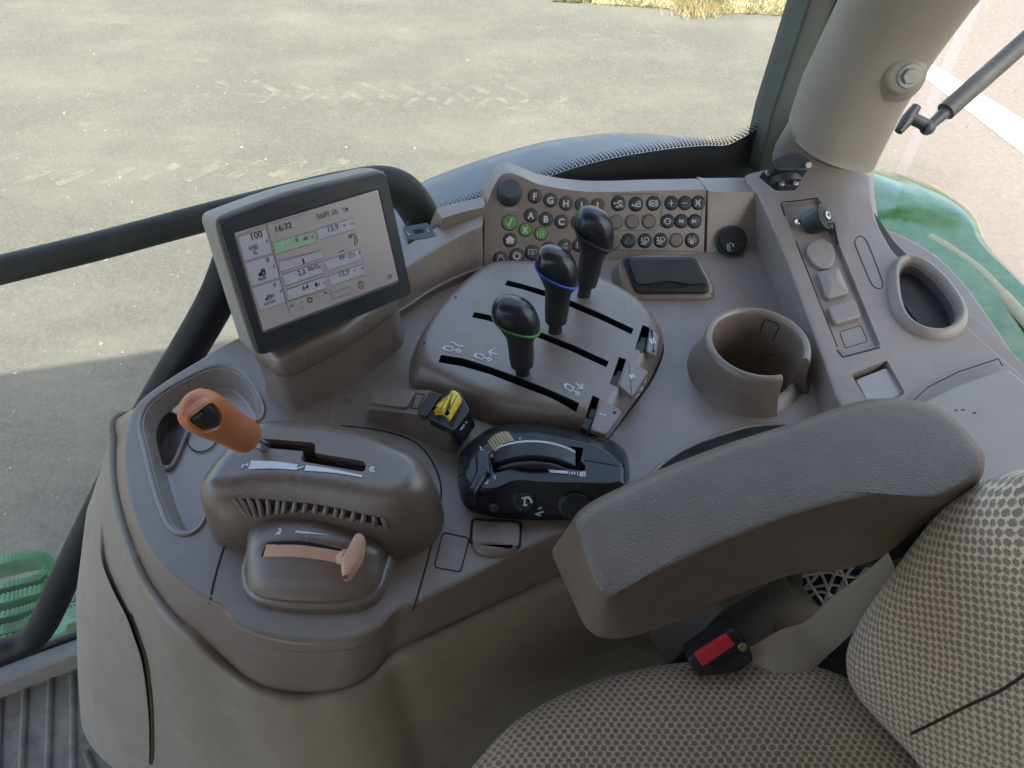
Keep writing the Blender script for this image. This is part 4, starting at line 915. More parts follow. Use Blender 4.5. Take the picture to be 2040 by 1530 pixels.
# raised block top beside the panel
kk = K(9, 780, 330)
bz = .058
blk_t = [kk(900, 970), kk(1100, 905), kk(1340, 835), kk(1640, 770), kk(1700, 700), kk(1660, 560), kk(1540, 600), kk(1300, 640), kk(1000, 715), kk(860, 760), kk(790, 800)]
tb_ = [Z(*p, bz) for p in blk_t]; tb_ = [p + Vector((0, 0, 0)) for p in tb_]
lowb = []
for i, p in enumerate(tb_):
    if i in (0, 1, 2, 3): lowb.append(Vector((p.x, p.y - .012, 0)))
    elif i in (9, 10): lowb.append(Vector((p.x - .016, p.y - .004, .02)))
    else: lowb.append(Vector((p.x, p.y + .004, 0)))
cb = sum(tb_, Vector()) / len(tb_)
rings('rim_block', [lowb, [p.lerp(q, .93) for p, q in zip(lowb, tb_)], [p + (cb - p) * .02 + Vector((0, 0, .0008)) for p in tb_], [p + (cb - p) * .06 + Vector((0, 0, .0012)) for p in tb_]], TOP, sides, True, False, 30)
us = thing('usb_port_plate', 'small slate plate with a black port slot at the rim corner', 'port plate')
up_ = P3(Z(*kk(200, 1090), .0475), Z(*kk(640, 1020), .0475), Z(*kk(500, 1330), .0455))
slab('plate', up_, [kk(*p) for p in ((190, 1100), (640, 1020), (815, 1260), (800, 1285), (350, 1345), (290, 1325))], bev(-.012, .0005, .001), SLATE, us, r=.002)
slab('port', up_, [kk(*p) for p in ((380, 1165), (560, 1140), (585, 1200), (430, 1228))], [('o', 0, 0), ('o', 0, .0009)], DARK, us)
icon('port_symbol', Pl(up_.o + up_.n * .0006, up_.n), *kk(305, 1215), 4, [[(-1, -.8), (0, .2), (.9, .4)], [(0, .2), (-.1, 1)], [(.3, 1), (1, .8)]], ICON, us, wd=.0006)
icon('port_symbol', Pl(up_.o + up_.n * .0006, up_.n), *kk(655, 1165), 4, [[(-.5, -1.1), (0, 0), (.8, .6)], [(-.6, .6), (.4, .2)]], ICON, us, wd=.0006)
jk = thing('window_latch', 'black winged hook latch standing behind the port plate', 'latch')
jb = ZP(.05)
def kkd(x, y, d_=.90): return D(*kk(x, y), d_)
tube('stem', [kkd(330, 1040), kkd(335, 930), kkd(340, 830)], [.0032, .003, .0028], BLK, jk, 10, 2)
tube('brace', [kkd(480, 1010), kkd(440, 910), kkd(400, 820)], .0022, BLK, jk, 8, 2)
tube('wing', [kkd(245, 790), kkd(250, 720), kkd(320, 690), kkd(400, 690), kkd(480, 700)], [.0035, .0048, .0050, .0038, .0022], BLK, jk, 12, 4)
tube('cap', [kkd(360, 690), kkd(360, 630)], .0028, BLK, jk, 12, 1)
# panel groups borders
SPn = Pl(PBs.o, PBs.n)
stroke('group_line', SPn, [[kb(*p) for p in ((1700, 350), (1690, 662), (1400, 655), (1010, 650))]], .0006, SEAM, bpn)
stroke('group_line', SPn, [[kb(*p) for p in ((1020, 250), (1200, 243), (1355, 240))]], .0006, SEAM, bpn)
stroke('group_line', SPn, [[kb(*p) for p in ((1385, 250), (1365, 480), (1650, 478), (1690, 250))]], .0005, SEAM, bpn)
stroke('group_line', SPn, [[kb(*p) for p in ((1045, 510), (1340, 505))]], .0005, SEAM, bpn)
def button(cx, cy, r_, m, sym=None, hgt=.0016, wd=.0007):
    mpp = (PBs.hit(*kb(cx, cy)) - EYE).dot(FWD) / F / 3.643
    rad = r_ * mpp
    ring_ = disc('button', PBs, kb(cx, cy), rad, [('o', -.0006, -.001), ('o', -.0004, .0004), ('o', .0002, hgt - .0005), ('o', .0008, hgt), ('o', .002, hgt + .0002)], m, bpn, n=28)
    disc('button_gap', PBs, kb(cx, cy), rad + .0011, [('o', 0, -.001), ('o', 0, .00035)], SEAM, ring_, n=28)
    if sym:
        pt_ = Pl(PBs.o + PBs.n * (hgt + .0002), PBs.n)
        if isinstance(sym, str):
            glyph('letter', pt_, kb(cx, cy), kb(cx + 40, cy + 1), sym, .0070, ICON, ring_, .0001)
        else: icon('symbol', pt_, *kb(cx, cy), r_ / 3.643 * .62, sym, ICON, ring_, wd=wd, lift=.0003)
    return ring_
DB = mat('dark_taupe_button', (.058, .048, .042), .4, .2); NB = mat('navy_black_button', (.018, .021, .028), .35, .1); BB = mat('blank_button', (.125, .11, .10), .42, .3)
for s_, x, y in (('F', 457, 258), ('G', 570, 288), ('H', 683, 311), ('I', 797, 322), ('J', 912, 325), ('A', 428, 398), ('B', 537, 424), ('C', 650, 443), ('D', 768, 450), ('E', 880, 455)): button(x, y, 45, DB, s_)
button(272, 450, 52, BTNG, [[(-.7, .1), (-.2, .8), (.6, -1)]], wd=.0016)
button(387, 503, 43, BTNG, [[(-.6, -.8), (.6, .8)], [(.6, -.8), (-.6, .8)]], wd=.0016)
button(500, 530, 43, BTNG, [[(-.9, -.5), (-.9, .7)]] + [[(-.3, y), (.1, y)] for y in (-.6, -.1, .4, .9)] + [[(.4, y), (.9, y)] for y in (-.6, -.1, .4, .9)])
button(277, 577, 45, DB, [[(-1, 0), (0, -.9), (1, 0)], [(-.65, .1), (-.65, .9)], [(.65, .1), (.65, .9)], [(-.35, .1), (-.35, .9)], [(.35, .1), (.35, .9)], [(-.6, 0), (.6, 0)], [(-.3, -.35), (.3, -.35)]], wd=.0022)
button(210, 715, 50, DB, [circ(0, .25, .8), [(-.4, -.45), (-.7, -.95), (.6, -.95), (.4, -.45)]])
button(327, 692, 50, DB, [circ(0, 0, .65)] + [[(.75 * math.cos(R(a)), .75 * math.sin(R(a))), (1.05 * math.cos(R(a)), 1.05 * math.sin(R(a)))] for a in range(0, 360, 36)], wd=.0011)
button(440, 668, 50, DB, [[(-.9, .4), (-.9, -.7), (.9, -.7), (.9, .4)], circ(0, .1, .35)])
button(556, 645, 50, DB, [circ(0, .1, .5), [(-.9, -.7), (.9, -.7)]])
button(675, 628, 50, DB, [[(-.9, .8), (.3, -.3), (.7, .1), (-.5, 1)], [(-.6, -.2), (0, -.8), (.6, -.8)], [(.3, -1.1), (.65, -.8), (.3, -.5)]])
button(782, 612, 46, DB, [[(-.6, -.8), (-.6, .8)], [(0, -.6), (.6, -.6)], [(0, 0), (.6, 0)], [(0, .6), (.6, .6)]])
trac = [[(-1, .3), (-.3, .3), (.1, -.3), (.8, -.6), (.9, .3)], circ(.5, .35, .4), circ(-.5, .45, .25)]
b_ = button(1062, 312, 48, NB, [[(-1, .0), (-.3, -.1), (.2, -.7), (.8, -.7), (.9, 0)], circ(.5, -.15, .4), [(-1, -.3), (-.6, 0), (-1, .2)]])
text('auto_word', Pl(PBs.o + PBs.n * .0018, PBs.n), kb(1043, 340), kb(1100, 338), 'AUTO', ICON, b_, lift=.0003, bold=.03)
button(1190, 315, 48, NB, [[(-1, .3), (-.2, .3)], [(-.7, 0), (-1, .3), (-.7, .6)]] + [circ(.0, .35, .3), circ(.7, .3, .4), [(0, 0), (.2, -.3), (.6, -.7), (1, -.7), (1, 0)]])
button(1317, 310, 48, NB, [circ(0, 0, .7), [(-.3, 0), (.4, 0)], [(-.05, -.3), (-.35, 0), (-.05, .3)], circ(0, 0, 1.05, 130, 230, 6), circ(0, 0, 1.05, -50, 50, 6)])
button(1447, 308, 46, NB, [[(-.6, 0), (.6, 0)], [(0, -.8), (0, .8)]])
button(1545, 308, 46, NB, [[(-.7, .05), (.7, -.02)]])
button(1640, 306, 46, NB, [[(-.4, -.3), (0, -.4), (.4, -.8), (.4, .8), (0, .4), (-.4, .3), (-.4, -.3)], [(-.7, .9), (.8, -.9)], [(-.6, -.9), (.7, .9)]])
for x, y in ((1045, 447), (1160, 445), (1283, 443), (1482, 578), (1028, 592)): button(x, y, 46, BB)
button(1420, 440, 46, NB, [circ(0, 0, .7, 20, 160), circ(0, 0, .7, 200, 340), [(.9, -.3), (.7, .2), (.3, 0)], [(-.9, .3), (-.7, -.2), (-.3, 0)]])
button(1518, 440, 46, NB, [[(.5, -.4), (.5, .4), (-.1, 0), (.5, -.4)], [(-.3, -.4), (-.3, .4)]], wd=.0012)
button(1615, 440, 46, NB, [[(-.5, -.4), (-.5, .4), (.1, 0), (-.5, -.4)], [(.3, -.4), (.3, .4)]], wd=.0012)
t_ = button(1137, 582, 48, NB); icon('symbol', Pl(PBs.o + PBs.n * .0018, PBs.n), *kb(1137, 582), 8, [[(-.9, .6), (0, -.8), (.9, .6), (-.9, .6)]], FAINT, t_, wd=.0008)
lamp = [circ(.45, -.3, .5, 0, 360), [(-.1, .1), (-.9, .9)], [(.1, .3), (-.4, 1)], [(.4, .4), (.2, 1)], ]
for x, y, s_ in ((1255, 582, '1'), (1370, 579, '2')):
    t_ = button(x, y, 48, NB, lamp); glyph('numeral', Pl(PBs.o + PBs.n * .0018, PBs.n), kb(x - 20, y - 10), kb(x + 20, y - 10), s_, .0044, ICON, t_, .0003, .03)
button(1597, 578, 48, NB, [[(-.35, .8), (-.3, -.4), (.3, -.4), (.35, .8), (-.35, .8)], [(-.6, -.2), (-1, -.4)], [(-.6, .2), (-1, .3)], [(.6, -.2), (1, -.4)], [(.6, .2), (1, .3)], [(-.4, -.7), (-.6, -1)], [(.4, -.7), (.6, -1)], [(-.15, .8), (-.1, 0), (.1, 0), (.15, .8)]])
for x, y in ((1090, 540), (1207, 533), (1320, 528), (1435, 530), (1548, 532), (1240, 403)): disc('status_led', PBs, kb(x, y), .0009, [('o', 0, -.0005), ('o', .0002, .0006)], SEAM, bpn, n=10)
# rotary knob
kn_ = thing('rotary_knob', 'dark grey rotary knob at top left of the keypad panel', 'knob')
kc = PBs.hit(*kb(272, 235)); kd_ = (PBs.n + Vector((0, 0, .40))).normalized()
cyl('knob_skirt', kc - kd_ * .004, kd_, .0148, .008, BLK, kn_, 36, .001, .0143)
cyl('knob_cap', kc - kd_ * .004, kd_, .0136, .022, mat('knob_grey', (.05, .062, .072), .5, .3), kn_, 36, .0018, .0118)
# right-hand wall with round socket
rw = thing('dash_end_panel', 'plain taupe end panel right of the keypad with round socket', 'trim panel')
PR = Pl(PBs.o + PBs.n * -.0004, PBs.n)
ep = [kb(1712, 215), kb(1760, 225), kb(2060, 222), kb(2200, 380), kb(2330, 620), kb(2330, 800), kb(1695, 860)]
e2 = [Vector(PR.loc(*p)) for p in ep]; E3 = [PR.pt(p.x, p.y) for p in e2]; E3i = [PR.pt(p.x, p.y) for p in off(e2, .001)]; Eb = [PR.pt(p.x, p.y, -.001) for p in e2]
bv2 = Vector((-.006, .034, -.004))
rings('end_body', [[p + bv2 for p in Eb], Eb, E3i], TOP, rw, True, True, 30)
sk = thing('round_socket', 'round black socket button with green rim right of keypad', 'socket')
sc_ = PR.hit(*kb(1880, 585)); sd = (PR.n + Vector((-.12, 0, .25))).normalized()
cyl('boss', sc_ - sd * .012, sd, .034, .011, TOP, sk, 40, .004, .024)
cyl('rim', sc_ - sd * .004, sd, .0195, .010, mat('dark_green_rim', (.025, .06, .035), .35), sk, 40, .002, .018)
cyl('button', sc_ + sd * .002, sd, .0165, .010, BLKG, sk, 36, .002, .0155)
icon('symbol', Pl(sc_ + sd * .012, sd), *kb(1868, 632), 8, [[(-.6, -.8), (-.2, .9), (.3, .8), (-.1, -.6), (-.6, -.8)], circ(.4, -.4, .7, -140, 0, 6), [(.7, -.6), (1.1, -.3), (1.2, -.8)]], ICON, sk, wd=.0009)

# ---- black ashtray lid
ash = thing('ashtray', 'black ashtray with curved grip lid set in the console', 'ashtray')
AP = P3(Z(1250, 590, .004), Z(1410, 590, .004), Z(1330, 512, .03))
aL = [kb(*p) for p in ((1095, 712), (1130, 702), (1590, 700), (1625, 715), (1722, 900), (1715, 955), (1690, 968), (1220, 970), (1180, 950), (1100, 740))]
slab('surround', AP, aL, bev(-.014, .004, .003), BLK, ash, r=.006)
slab('lid', AP, [kb(*p) for p in ((1140, 722), (1605, 722), (1700, 885), (1695, 905), (1560, 908), (1420, 885), (1260, 908), (1190, 905), (1160, 830), (1135, 750))], bev(.002, .0068, .0015), mat('ashtray_lid', (.03, .034, .042), .4, .3, 900), ash, r=.002)
slab('grip_recess', AP, [kb(*p) for p in ((1275, 912), (1420, 888), (1580, 912), (1560, 925), (1420, 938), (1290, 926))], bev(.003, .0046, .0004), DARK, ash)
slab('pedestal', AP, [kb(*p) for p in ((1055, 700), (1640, 690), (1760, 920), (1740, 1010), (1180, 1020), (1110, 960))], [('o', -.012, -.03), ('o', -.004, -.008), ('o', 0, -.002), ('o', .004, .0005)], TOP, ash, r=.012)

# ---- cup holder, left
cupm = thing('cup_holder', 'deep round taupe cup holder with notched rim, in front of trim strip', 'cup holder')
def rim_seg(name, a0, a1, prof, c2, m, parent, n_=64, closed=False):
    Rg = []
    for r_, z_ in prof: Rg.append([Vector((c2.x + r_ * math.cos(R(a0 + (a1 - a0) * i / n_)), c2.y + r_ * math.sin(R(a0 + (a1 - a0) * i / n_)), z_)) for i in range(n_ + 1)])
    V = [v for r_ in Rg for v in r_]; Fc = []; n1 = n_ + 1
    for k in range(len(Rg) - 1):
        for i in range(n_): Fc.append((k * n1 + i, k * n1 + i + 1, (k + 1) * n1 + i + 1, (k + 1) * n1 + i))
    if not closed:
        Fc.append(tuple(k * n1 for k in range(len(Rg)))); Fc.append(tuple(k * n1 + n_ for k in range(len(Rg))))
    return mesh(name, V, Fc, m, parent, 50, wn=False)
rim_seg('rim_wall', -30, 285, [(.0405, -.052), (.0425, .036), (.0432, .0405), (.0450, .0428), (.0470, .0431), (.0492, .0416), (.0508, .037), (.0525, .018), (.058, .004), (.062, -.002)], cup_c, TOP, cupm)
rim_seg('low_wall', 285, 330, [(.0405, -.052), (.0415, .004), (.042, .007), (.046, .007), (.052, .002), (.058, -.002)], cup_c, TOP, cupm)
disc('cup_floor', ZP(-.05), cup_c, .0410, [('o', 0, -.002), ('o', .0, .0005)], TOP2, cupm, px=False)
cs_ = Surf(*cupm.children)
stroke('mould_mark', cs_, [[(1514, 664), (1520, 642), (1526, 636), (1548, 644), (1552, 652), (1540, 678)]], .0011, SEAM, cupm)

# ---- rear trim slab
SLB = P3(Z(1500, 360, .055), Z(1690, 800, .030), Z(2040, 745, .040))
rt = thing('rear_trim_panel', 'grey sloping rear trim panel between cup holders and window', 'trim panel')
so = [(1478, 349), (1505, 340), (1560, 330), (1640, 320), (1735, 345), (1738, 400), (1752, 450), (1780, 500), (1850, 565), (1905, 625), (1975, 690), (2150, 845), (2200, 1050), (1850, 1050), (1720, 870), (1668, 800), (1640, 720), (1600, 610), (1565, 515), (1525, 420), (1508, 385), (1500, 378)]
sl_ = [SLB.loc(*p) for p in so]
ss = slab('panel', SLB, None, [('o', -.003, -.06), ('o', 0, -.004), ('o', .0012, -.0012), ('o', .004, 0)], REAR, rt, r=.01, loc=sl_)
kr = K(2.942, 1380, 240)
ins = [kr(*p) for p in ((520, 488), (560, 470), (735, 452), (760, 480), (1105, 1320), (880, 1390), (850, 1350), (620, 770))]
ci = slab('c', SLB, ins, [('o', .0006, -.0045), ('o', 0, .01)], REAR, r=.003)
km = K(4.5, 1600, 640)
pkp = [km(*p) for p in ((420, 470), (740, 345), (760, 350), (925, 640), (900, 665), (700, 760), (560, 720))]
c2_ = slab('c', SLB, pkp, [('o', .002, -.014), ('o', 0, .01)], REAR, r=.003)
# right cup opening
cupo = [kr(*p) for p in ((1200, 930), (1215, 870), (1260, 838), (1330, 860), (1400, 915), (1470, 990), (1530, 1085), (1547, 1150), (1515, 1210), (1440, 1242), (1330, 1225), (1250, 1160), (1212, 1060))]
col = cr([SLB.loc(*p) for p in cupo], 5)
c3_ = slab('c', SLB, None, [('s', 1.0, -.075), ('s', 1.0, .01)], REAR, loc=col)
cut(ss, [ci, c2_, c3_])
rc = thing('rear_cup_holder', 'slanted oval cup pocket with thick rim near rear window', 'cup holder')
rimo = slab('rim', SLB, None, [('o', -.011, -.001), ('o', -.0095, .004), ('o', -.0055, .0085), ('o', -.0028, .0088), ('o', -.0005, .0068), ('o', .0010, .001), ('o', .0012, -.002)], REAR, rc, loc=col, ang=60)
bm = bmesh.new(); bm.from_mesh(rimo.data); bmesh.ops.delete(bm, geom=[f for f in bm.faces if len(f.verts) > 4], context='FACES'); bm.to_mesh(rimo.data); bm.free()
slab('pocket_inner', SLB, None, [('o', .0008, .002), ('o', .0014, -.004), ('s', .9, -.055), ('s', .74, -.095), ('s', .6, -.10)], mat('cup_shaded_plastic', (.10, .095, .10), .6), rc, loc=col, ang=60, bot=False)  # darker copy of the plastic, shade inside the pocket put into colour
tg_ = Pl(SLB.o + SLB.n * -.0045, SLB.n)
bl = thing('round_blank', 'round blank cap, first below the corded socket plug', 'blank cover', 'blank switch covers on the rear trim')
slab('cap', tg_, [kr(*p) for p in ((668, 770), (690, 720), (750, 700), (810, 725), (832, 790), (815, 850), (765, 872), (710, 845))], bev(-.001, .0045, .0015), REAR, bl, spl=4, hit=.003)
bl = thing('square_blank', 'square pillow shaped blank cover below the round cap', 'blank cover', 'blank switch covers on the rear trim')
slab('cap', tg_, [kr(*p) for p in ((730, 892), (855, 872), (915, 1015), (785, 1050))], [('o', -.0006, -.001), ('o', 0, .0045), ('o', .002, .0060), ('s', .3, .0070)], REAR, bl, r=.004, hit=.003)
bl = thing('wide_blank', 'low rectangular blank cover between square cover and flush cover', 'blank cover', 'blank switch covers on the rear trim')
slab('cap', tg_, [kr(*p) for p in ((790, 1095), (950, 1048), (990, 1150), (830, 1195))], bev(-.001, .0055, .002), REAR, bl, r=.004, hit=.004)
outline('flush_cover_gap', Surf(ss), [kr(860, 1240), kr(985, 1200), kr(1025, 1295), kr(895, 1335)], 5, .0006, SEAM, rt)
SS = Surf(ss)
ov = [kr(*p) for p in ((952, 705), (975, 678), (1005, 690), (1030, 730), (1085, 870), (1112, 950), (1108, 980), (1085, 985), (1050, 960), (1000, 850), (955, 735))]
stroke('oval_gap', SS, [ov], .0008, SEAM, rt, closed=True, spl=3)
stroke('inset_gap', SS, [[kr(*p) for p in ((540, 560), (519, 495), (528, 480), (735, 455))]], .0014, SEAM, rt)
stroke('inset_gap', SS, [[kr(*p) for p in ((845, 1345), (880, 1388), (1098, 1330))]], .0014, SEAM, rt)
stroke('inset_gap', SS, [[kr(*p) for p in ((605, 710), (660, 850), (750, 1085), (848, 1330))]], .0008, SEAM, rt)
fp_ = thing('pocket_lid', 'pale grey square lid sunk in pocket behind the armrest', 'lid')
slab('lid', Pl(SLB.o + SLB.n * -.008, SLB.n), [km(*p) for p in ((465, 530), (745, 420), (905, 640), (880, 670), (700, 760), (560, 720))], bev(-.002, .0045, .0015), mat('pale_lid', (.33, .31, .31), .42, .3), fp_, r=.003, hit=.003)
# step & rear light block
rb = thing('rear_armrest_box', 'pale grey box top behind the armrest at the right edge', 'trim panel')
rbp = Pl(SLB.o + SLB.n * .004, SLB.n)
slab('box_top', rbp, [km(*p) for p in ((1040, 740), (1300, 600), (1560, 500), (1830, 420), (1860, 430), (2200, 700), (2300, 1800), (1200, 1800), (900, 1100))], bev(-.03, .008, .004), mat('pale_box_plastic', (.27, .25, .232), .45, .3, 1200, .05, 9, dust=.1), rb, r=.01, hit=.008)
stroke('box_shadow_gap', rbp, [[km(*p) for p in ((980, 720), (1120, 590), (1400, 450), (1750, 335), (1790, 400))]], .0007, SEAM, rb)
for q in ((1430, 795), (1535, 822), (1370, 800)): slab('scuff_mark', Pl(rbp.o + rbp.n * .008, rbp.n), [km(q[0] - 20, q[1] - 4), km(q[0], q[1] - 12), km(q[0] + 22, q[1] - 2), km(q[0] + 5, q[1] + 10)], [('o', 0, 0), ('o', .0002, .0003)], mat('scuff', (.07, .065, .06), .8), rb)
# outer ledge and gap
ol = thing('window_ledge', 'grey outer ledge strip between rear trim and green fender', 'ledge')
olp = Pl(SLB.o + SLB.n * -.006, SLB.n)
slab('ledge', olp, [kr(*p) for p in ((1550, 1090), (1640, 1140), (1700, 1180), (1960, 1440), (2300, 1760), (2300, 1900), (1900, 1500), (1600, 1210))], bev(-.03, .0, .002), REAR, ol)
slab('shadow_gap', Pl(SLB.o + SLB.n * -.012, SLB.n), [kr(*p) for p in ((1040, 500), (1180, 700), (1560, 1100), (2000, 1500), (2300, 1800), (2100, 1900), (1400, 1300), (1100, 900))], bev(-.03, 0, .002), BLKM, ol)
# corded socket plug
pg = thing('power_socket_plug', 'black round trailer socket plug with silver centre on rear trim', 'socket')
pc_ = SLB.hit(*kr(690, 600), 0); pd = (Vector((.55, -.25, .6))).normalized()
cyl('plug_body', pc_ - pd * .004, pd, .0135, .018, BLK, pg, 32, .002, .0140)
cyl('plug_rim', pc_ + pd * .013, pd, .0155, .005, BLK, pg, 32, .0015)
cyl('plug_face', pc_ + pd * .0176, pd, .0122, .0010, BLKM, pg, 28, .0004)
cyl('silver_core', pc_ + pd * .0183, pd, .0052, .003, STEEL, pg, 24, .001)
cyl('core_hole', pc_ + pd * .0211, pd, .0022, .0005, DARK, pg, 16, .0001)
cyl('screw', SLB.hit(*kr(610, 602), .001), pd, .004, .004, STEEL, pg, 16, .001)
tube('cord', [SLB.hit(*kr(770, 600), .012), SLB.hit(*kr(825, 600), .008), SLB.hit(*kr(835, 650), .003), SLB.hit(*kr(850, 720), .002)], .0016, BLK, pg, 8)
# ball mount
bmn = thing('phone_mount', 'black clamp ball mount bolted at the foot of the pillar', 'mount')
def kd1(x, y, d_=.80): return D(*kr(x, y), d_)
mp_ = Pl(kd1(545, 370), (0, -.5, .87), (1, .1, 0))
slab('mount_plate', mp_, [kr(*p) for p in ((395, 305), (470, 300), (625, 360), (620, 390), (500, 392))], bev(-.008, .003, .001), BLK, bmn, r=.004)
tube('ball_post', [kd1(545, 365), kd1(540, 300), kd1(545, 230)], [.0155, .016, .017], BLK, bmn, 20, 2)
slab('clamp_arm', Pl(kd1(580, 235, .782), (0, -.5, .87), (1, .1, 0)), [kr(*p) for p in ((470, 215), (540, 190), (600, 178), (660, 205), (700, 235), (695, 275), (665, 290), (600, 290), (490, 290), (478, 250))], bev(-.022, 0, .003), BLK, bmn, r=.005)
tube('clamp_bolt', [kd1(680, 262, .782), kd1(680, 262, .77)], .003, STEEL, bmn, 10, 1)
for q in ((600, 370), (440, 310), (520, 372)): cyl('plate_screw', mp_.hit(*kr(*q), .003), mp_.n, .0028, .002, STEEL, bmn, 12, .0006)

# ---- pillar
pil = thing('corner_pillar', 'wide grey beige padded pillar trim rising at top right', 'pillar')
def pring(cpx, cpy, z, rx, ry, tw=20, n=36, e=.8):
    c_ = Z(cpx, cpy, z); out = []
    for i in range(n):
        q = 2 * math.pi * i / n; x_ = math.copysign(abs(math.cos(q)) ** e, math.cos(q)) * rx; y_ = math.copysign(abs(math.sin(q)) ** e, math.sin(q)) * ry
        out.append(c_ + TX * x_ + TY * y_)
    return out
def vring(px0, px1, py, depth, thick, n=36, e=.85, dz=0., slope=0.):
    """horizontal section of the pillar between two silhouettes"""
    a_, b_ = D(px0, py, depth), D(px1, py, depth); c_ = (a_ + b_) / 2; u_ = (b_ - a_) / 2; out = []
    for i in range(n):
        q = 2 * math.pi * i / n; x_ = math.copysign(abs(math.cos(q)) ** e, math.cos(q)); y_ = math.copysign(abs(math.sin(q)) ** e, math.sin(q)) * thick
        p = c_ + u_ * x_ + Vector((0, y_, 0)); p.z += dz + slope * x_ * u_.length; out.append(p)
    return out
rings('pillar_trim', [vring(1582, 1722, 296, .83, .040, slope=-.22), vring(1568, 1746, 290, .83, .046, slope=-.30), vring(1570, 1752, 272, .83, .050, slope=-.24), vring(1600, 1800, 180, .80, .050, slope=-.12), vring(1640, 1858, 90, .77, .050), vring(1682, 1925, 0, .74, .050), vring(1760, 2040, -140, .68, .05)], POST, pil, True, True, 70)
def sdep(px, py, h=0.): return (SLB.hit(px, py, h) - EYE).dot(FWD)
rings('pillar_root', [vring(1660, 1775, 510, sdep(1720, 510) + .085, .05), vring(1630, 1757, 470, sdep(1700, 470) + .060, .05), vring(1595, 1744, 425, sdep(1670, 425) + .040, .045), vring(1560, 1738, 380, sdep(1650, 380) + .028, .042), vring(1535, 1736, 340, sdep(1640, 340) + .024, .038), vring(1545, 1735, 300, sdep(1640, 330) + .022, .036), vring(1580, 1730, 240, .84, .03)], REAR, pil, True, False, 70)
SPi = Surf(pil.children[0])
h_ = SPi.hn(1800, 155)
bd = (Vector((-.05, -.75, .3))).normalized()
bc = D(1812, 152, .735)
cyl('boss', bc - bd * .012 + Vector((-.004, 0, 0)), bd, .025, .0105, POST, pil, 36, .005, .019)
cyl('bolt_washer', bc - bd * .003, bd, .0112, .003, BOLT, pil, 28, .001)
cyl('bolt_head', bc - bd * .001, bd, .0076, .005, BOLT, pil, 6, .001)
# gas strut
gs = thing('gas_strut', 'dark gas strut with ball joint, right of the pillar', 'strut')
tube('strut_body', [D(1884, 222, 1.0), D(2130, 5, 1.0)], .0125, mat('strut_grey', (.035, .034, .034), .45, dust=.1), gs, 20, 1)
tube('strut_neck', [D(1848, 254, 1.0), D(1890, 218, 1.0)], [.0062, .0085], BLK, gs, 14, 1)
bm = bmesh.new(); bmesh.ops.create_uvsphere(bm, u_segments=20, v_segments=12, radius=.0098); me = bpy.data.meshes.new('ball'); bm.to_mesh(me); bm.free(); me.transform(Matrix.Translation(D(1848, 254, 1.0))); shade(me, 60); link('ball_joint', me, BLK, gs)
tube('bracket_pin', [D(1842, 248, 1.0), D(1810, 232, 1.0)], .0080, BLK, gs, 14, 1)
tube('bracket', [D(1826, 212, 1.0), D(1808, 238, 1.0), D(1790, 262, 1.0)], [.006, .0085, .0055], BLK, gs, 12, 2)
# rear glass
rg_ = thing('rear_window', 'rear window glass beyond the pillar and rear trim', 'window')
slab('glass_pane', RPL, None, [('o', 0, -.002), ('o', 0, .002)], GLS, rg_, loc=[Vector((.0, -.03)), Vector((.9, -.03)), Vector((.9, .9)), Vector((.0, .9))])

# ================================================================ MONITOR
ped = thing('monitor_pedestal', 'dark taupe pedestal with rounded cap under the monitor', 'pedestal')
pb = [Vector(G0.loc(*p)) for p in ((530, 778), (575, 816), (600, 816), (705, 762), (800, 688), (802, 650), (700, 640), (560, 690))]
slab('pedestal_base', G0, None, [('o', -.003, -.001), ('o', -.001, .004), ('o', 0, .012), ('o', .0005, .0465)], TOP, ped, r=.008, loc=pb)
slab('pedestal_cap', G0, None, [('o', .0015, .0445), ('o', -.0012, .0475), ('o', -.0016, .0530), ('o', .001, .064), ('o', .005, .069), ('o', .010, .071)], TOP2, ped, r=.008, loc=pb)
mon = thing('display_monitor', 'grey framed display monitor showing 16:32 on its pedestal', 'monitor')
mn = Vector((.66, 0, 0)) + UP * -.295 - FWD * .69
d1 = .60
TLp = D(432, 441, d1); BLp = D(512, 712, d1 * 1.095); TRp = D(779, 341, d1 * 1.15)
MP = P3(TLp, BLp, TRp)
MP = Pl(MP.o, MP.n, (TRp - TLp))
ks = K(3.825, 370, 320)
fr0 = [ks(*p) for p in ((240, 462), (600, 300), (900, 215), (1200, 145), (1520, 85), (1560, 110), (1650, 560), (1728, 985), (1712, 1030), (1150, 1250), (592, 1492), (535, 1478), (400, 1010))]
fr0 = [ks(238, 455), ks(800, 243), ks(1530, 78), ks(1732, 1020), ks(560, 1500)]
f2 = [Vector(MP.loc(*p)) for p in fr0]
f2 = rp([f2[0], f2[1] , f2[2], f2[3], f2[4]], [.008, .1, .008, .008, .009], 6)
slab('bezel', MP, None, [('o', .0005, -.006), ('o', 0, -.002), ('o', .0012, 0)], BEZ, mon, loc=f2)
slab('shell', MP, None, [('o', .012, -.046), ('o', .005, -.043), ('o', .0, -.036), ('o', -.0022, -.020), ('o', -.0018, -.005), ('o', .001, -.0035)], SCRBODY, mon, loc=f2)
scp = [ks(372, 550), ks(1462, 222), ks(1618, 912), ks(590, 1298)]
s2 = [Vector(MP.loc(*p)) for p in scp]
slab('screen_frame', MP, None, [('o', -.0028, -.002), ('o', -.0018, .0008), ('o', -.0006, .0004), ('o', .0, -.001)], mat('screen_gasket', (.05, .052, .058), .4), mon, r=.003, loc=s2)
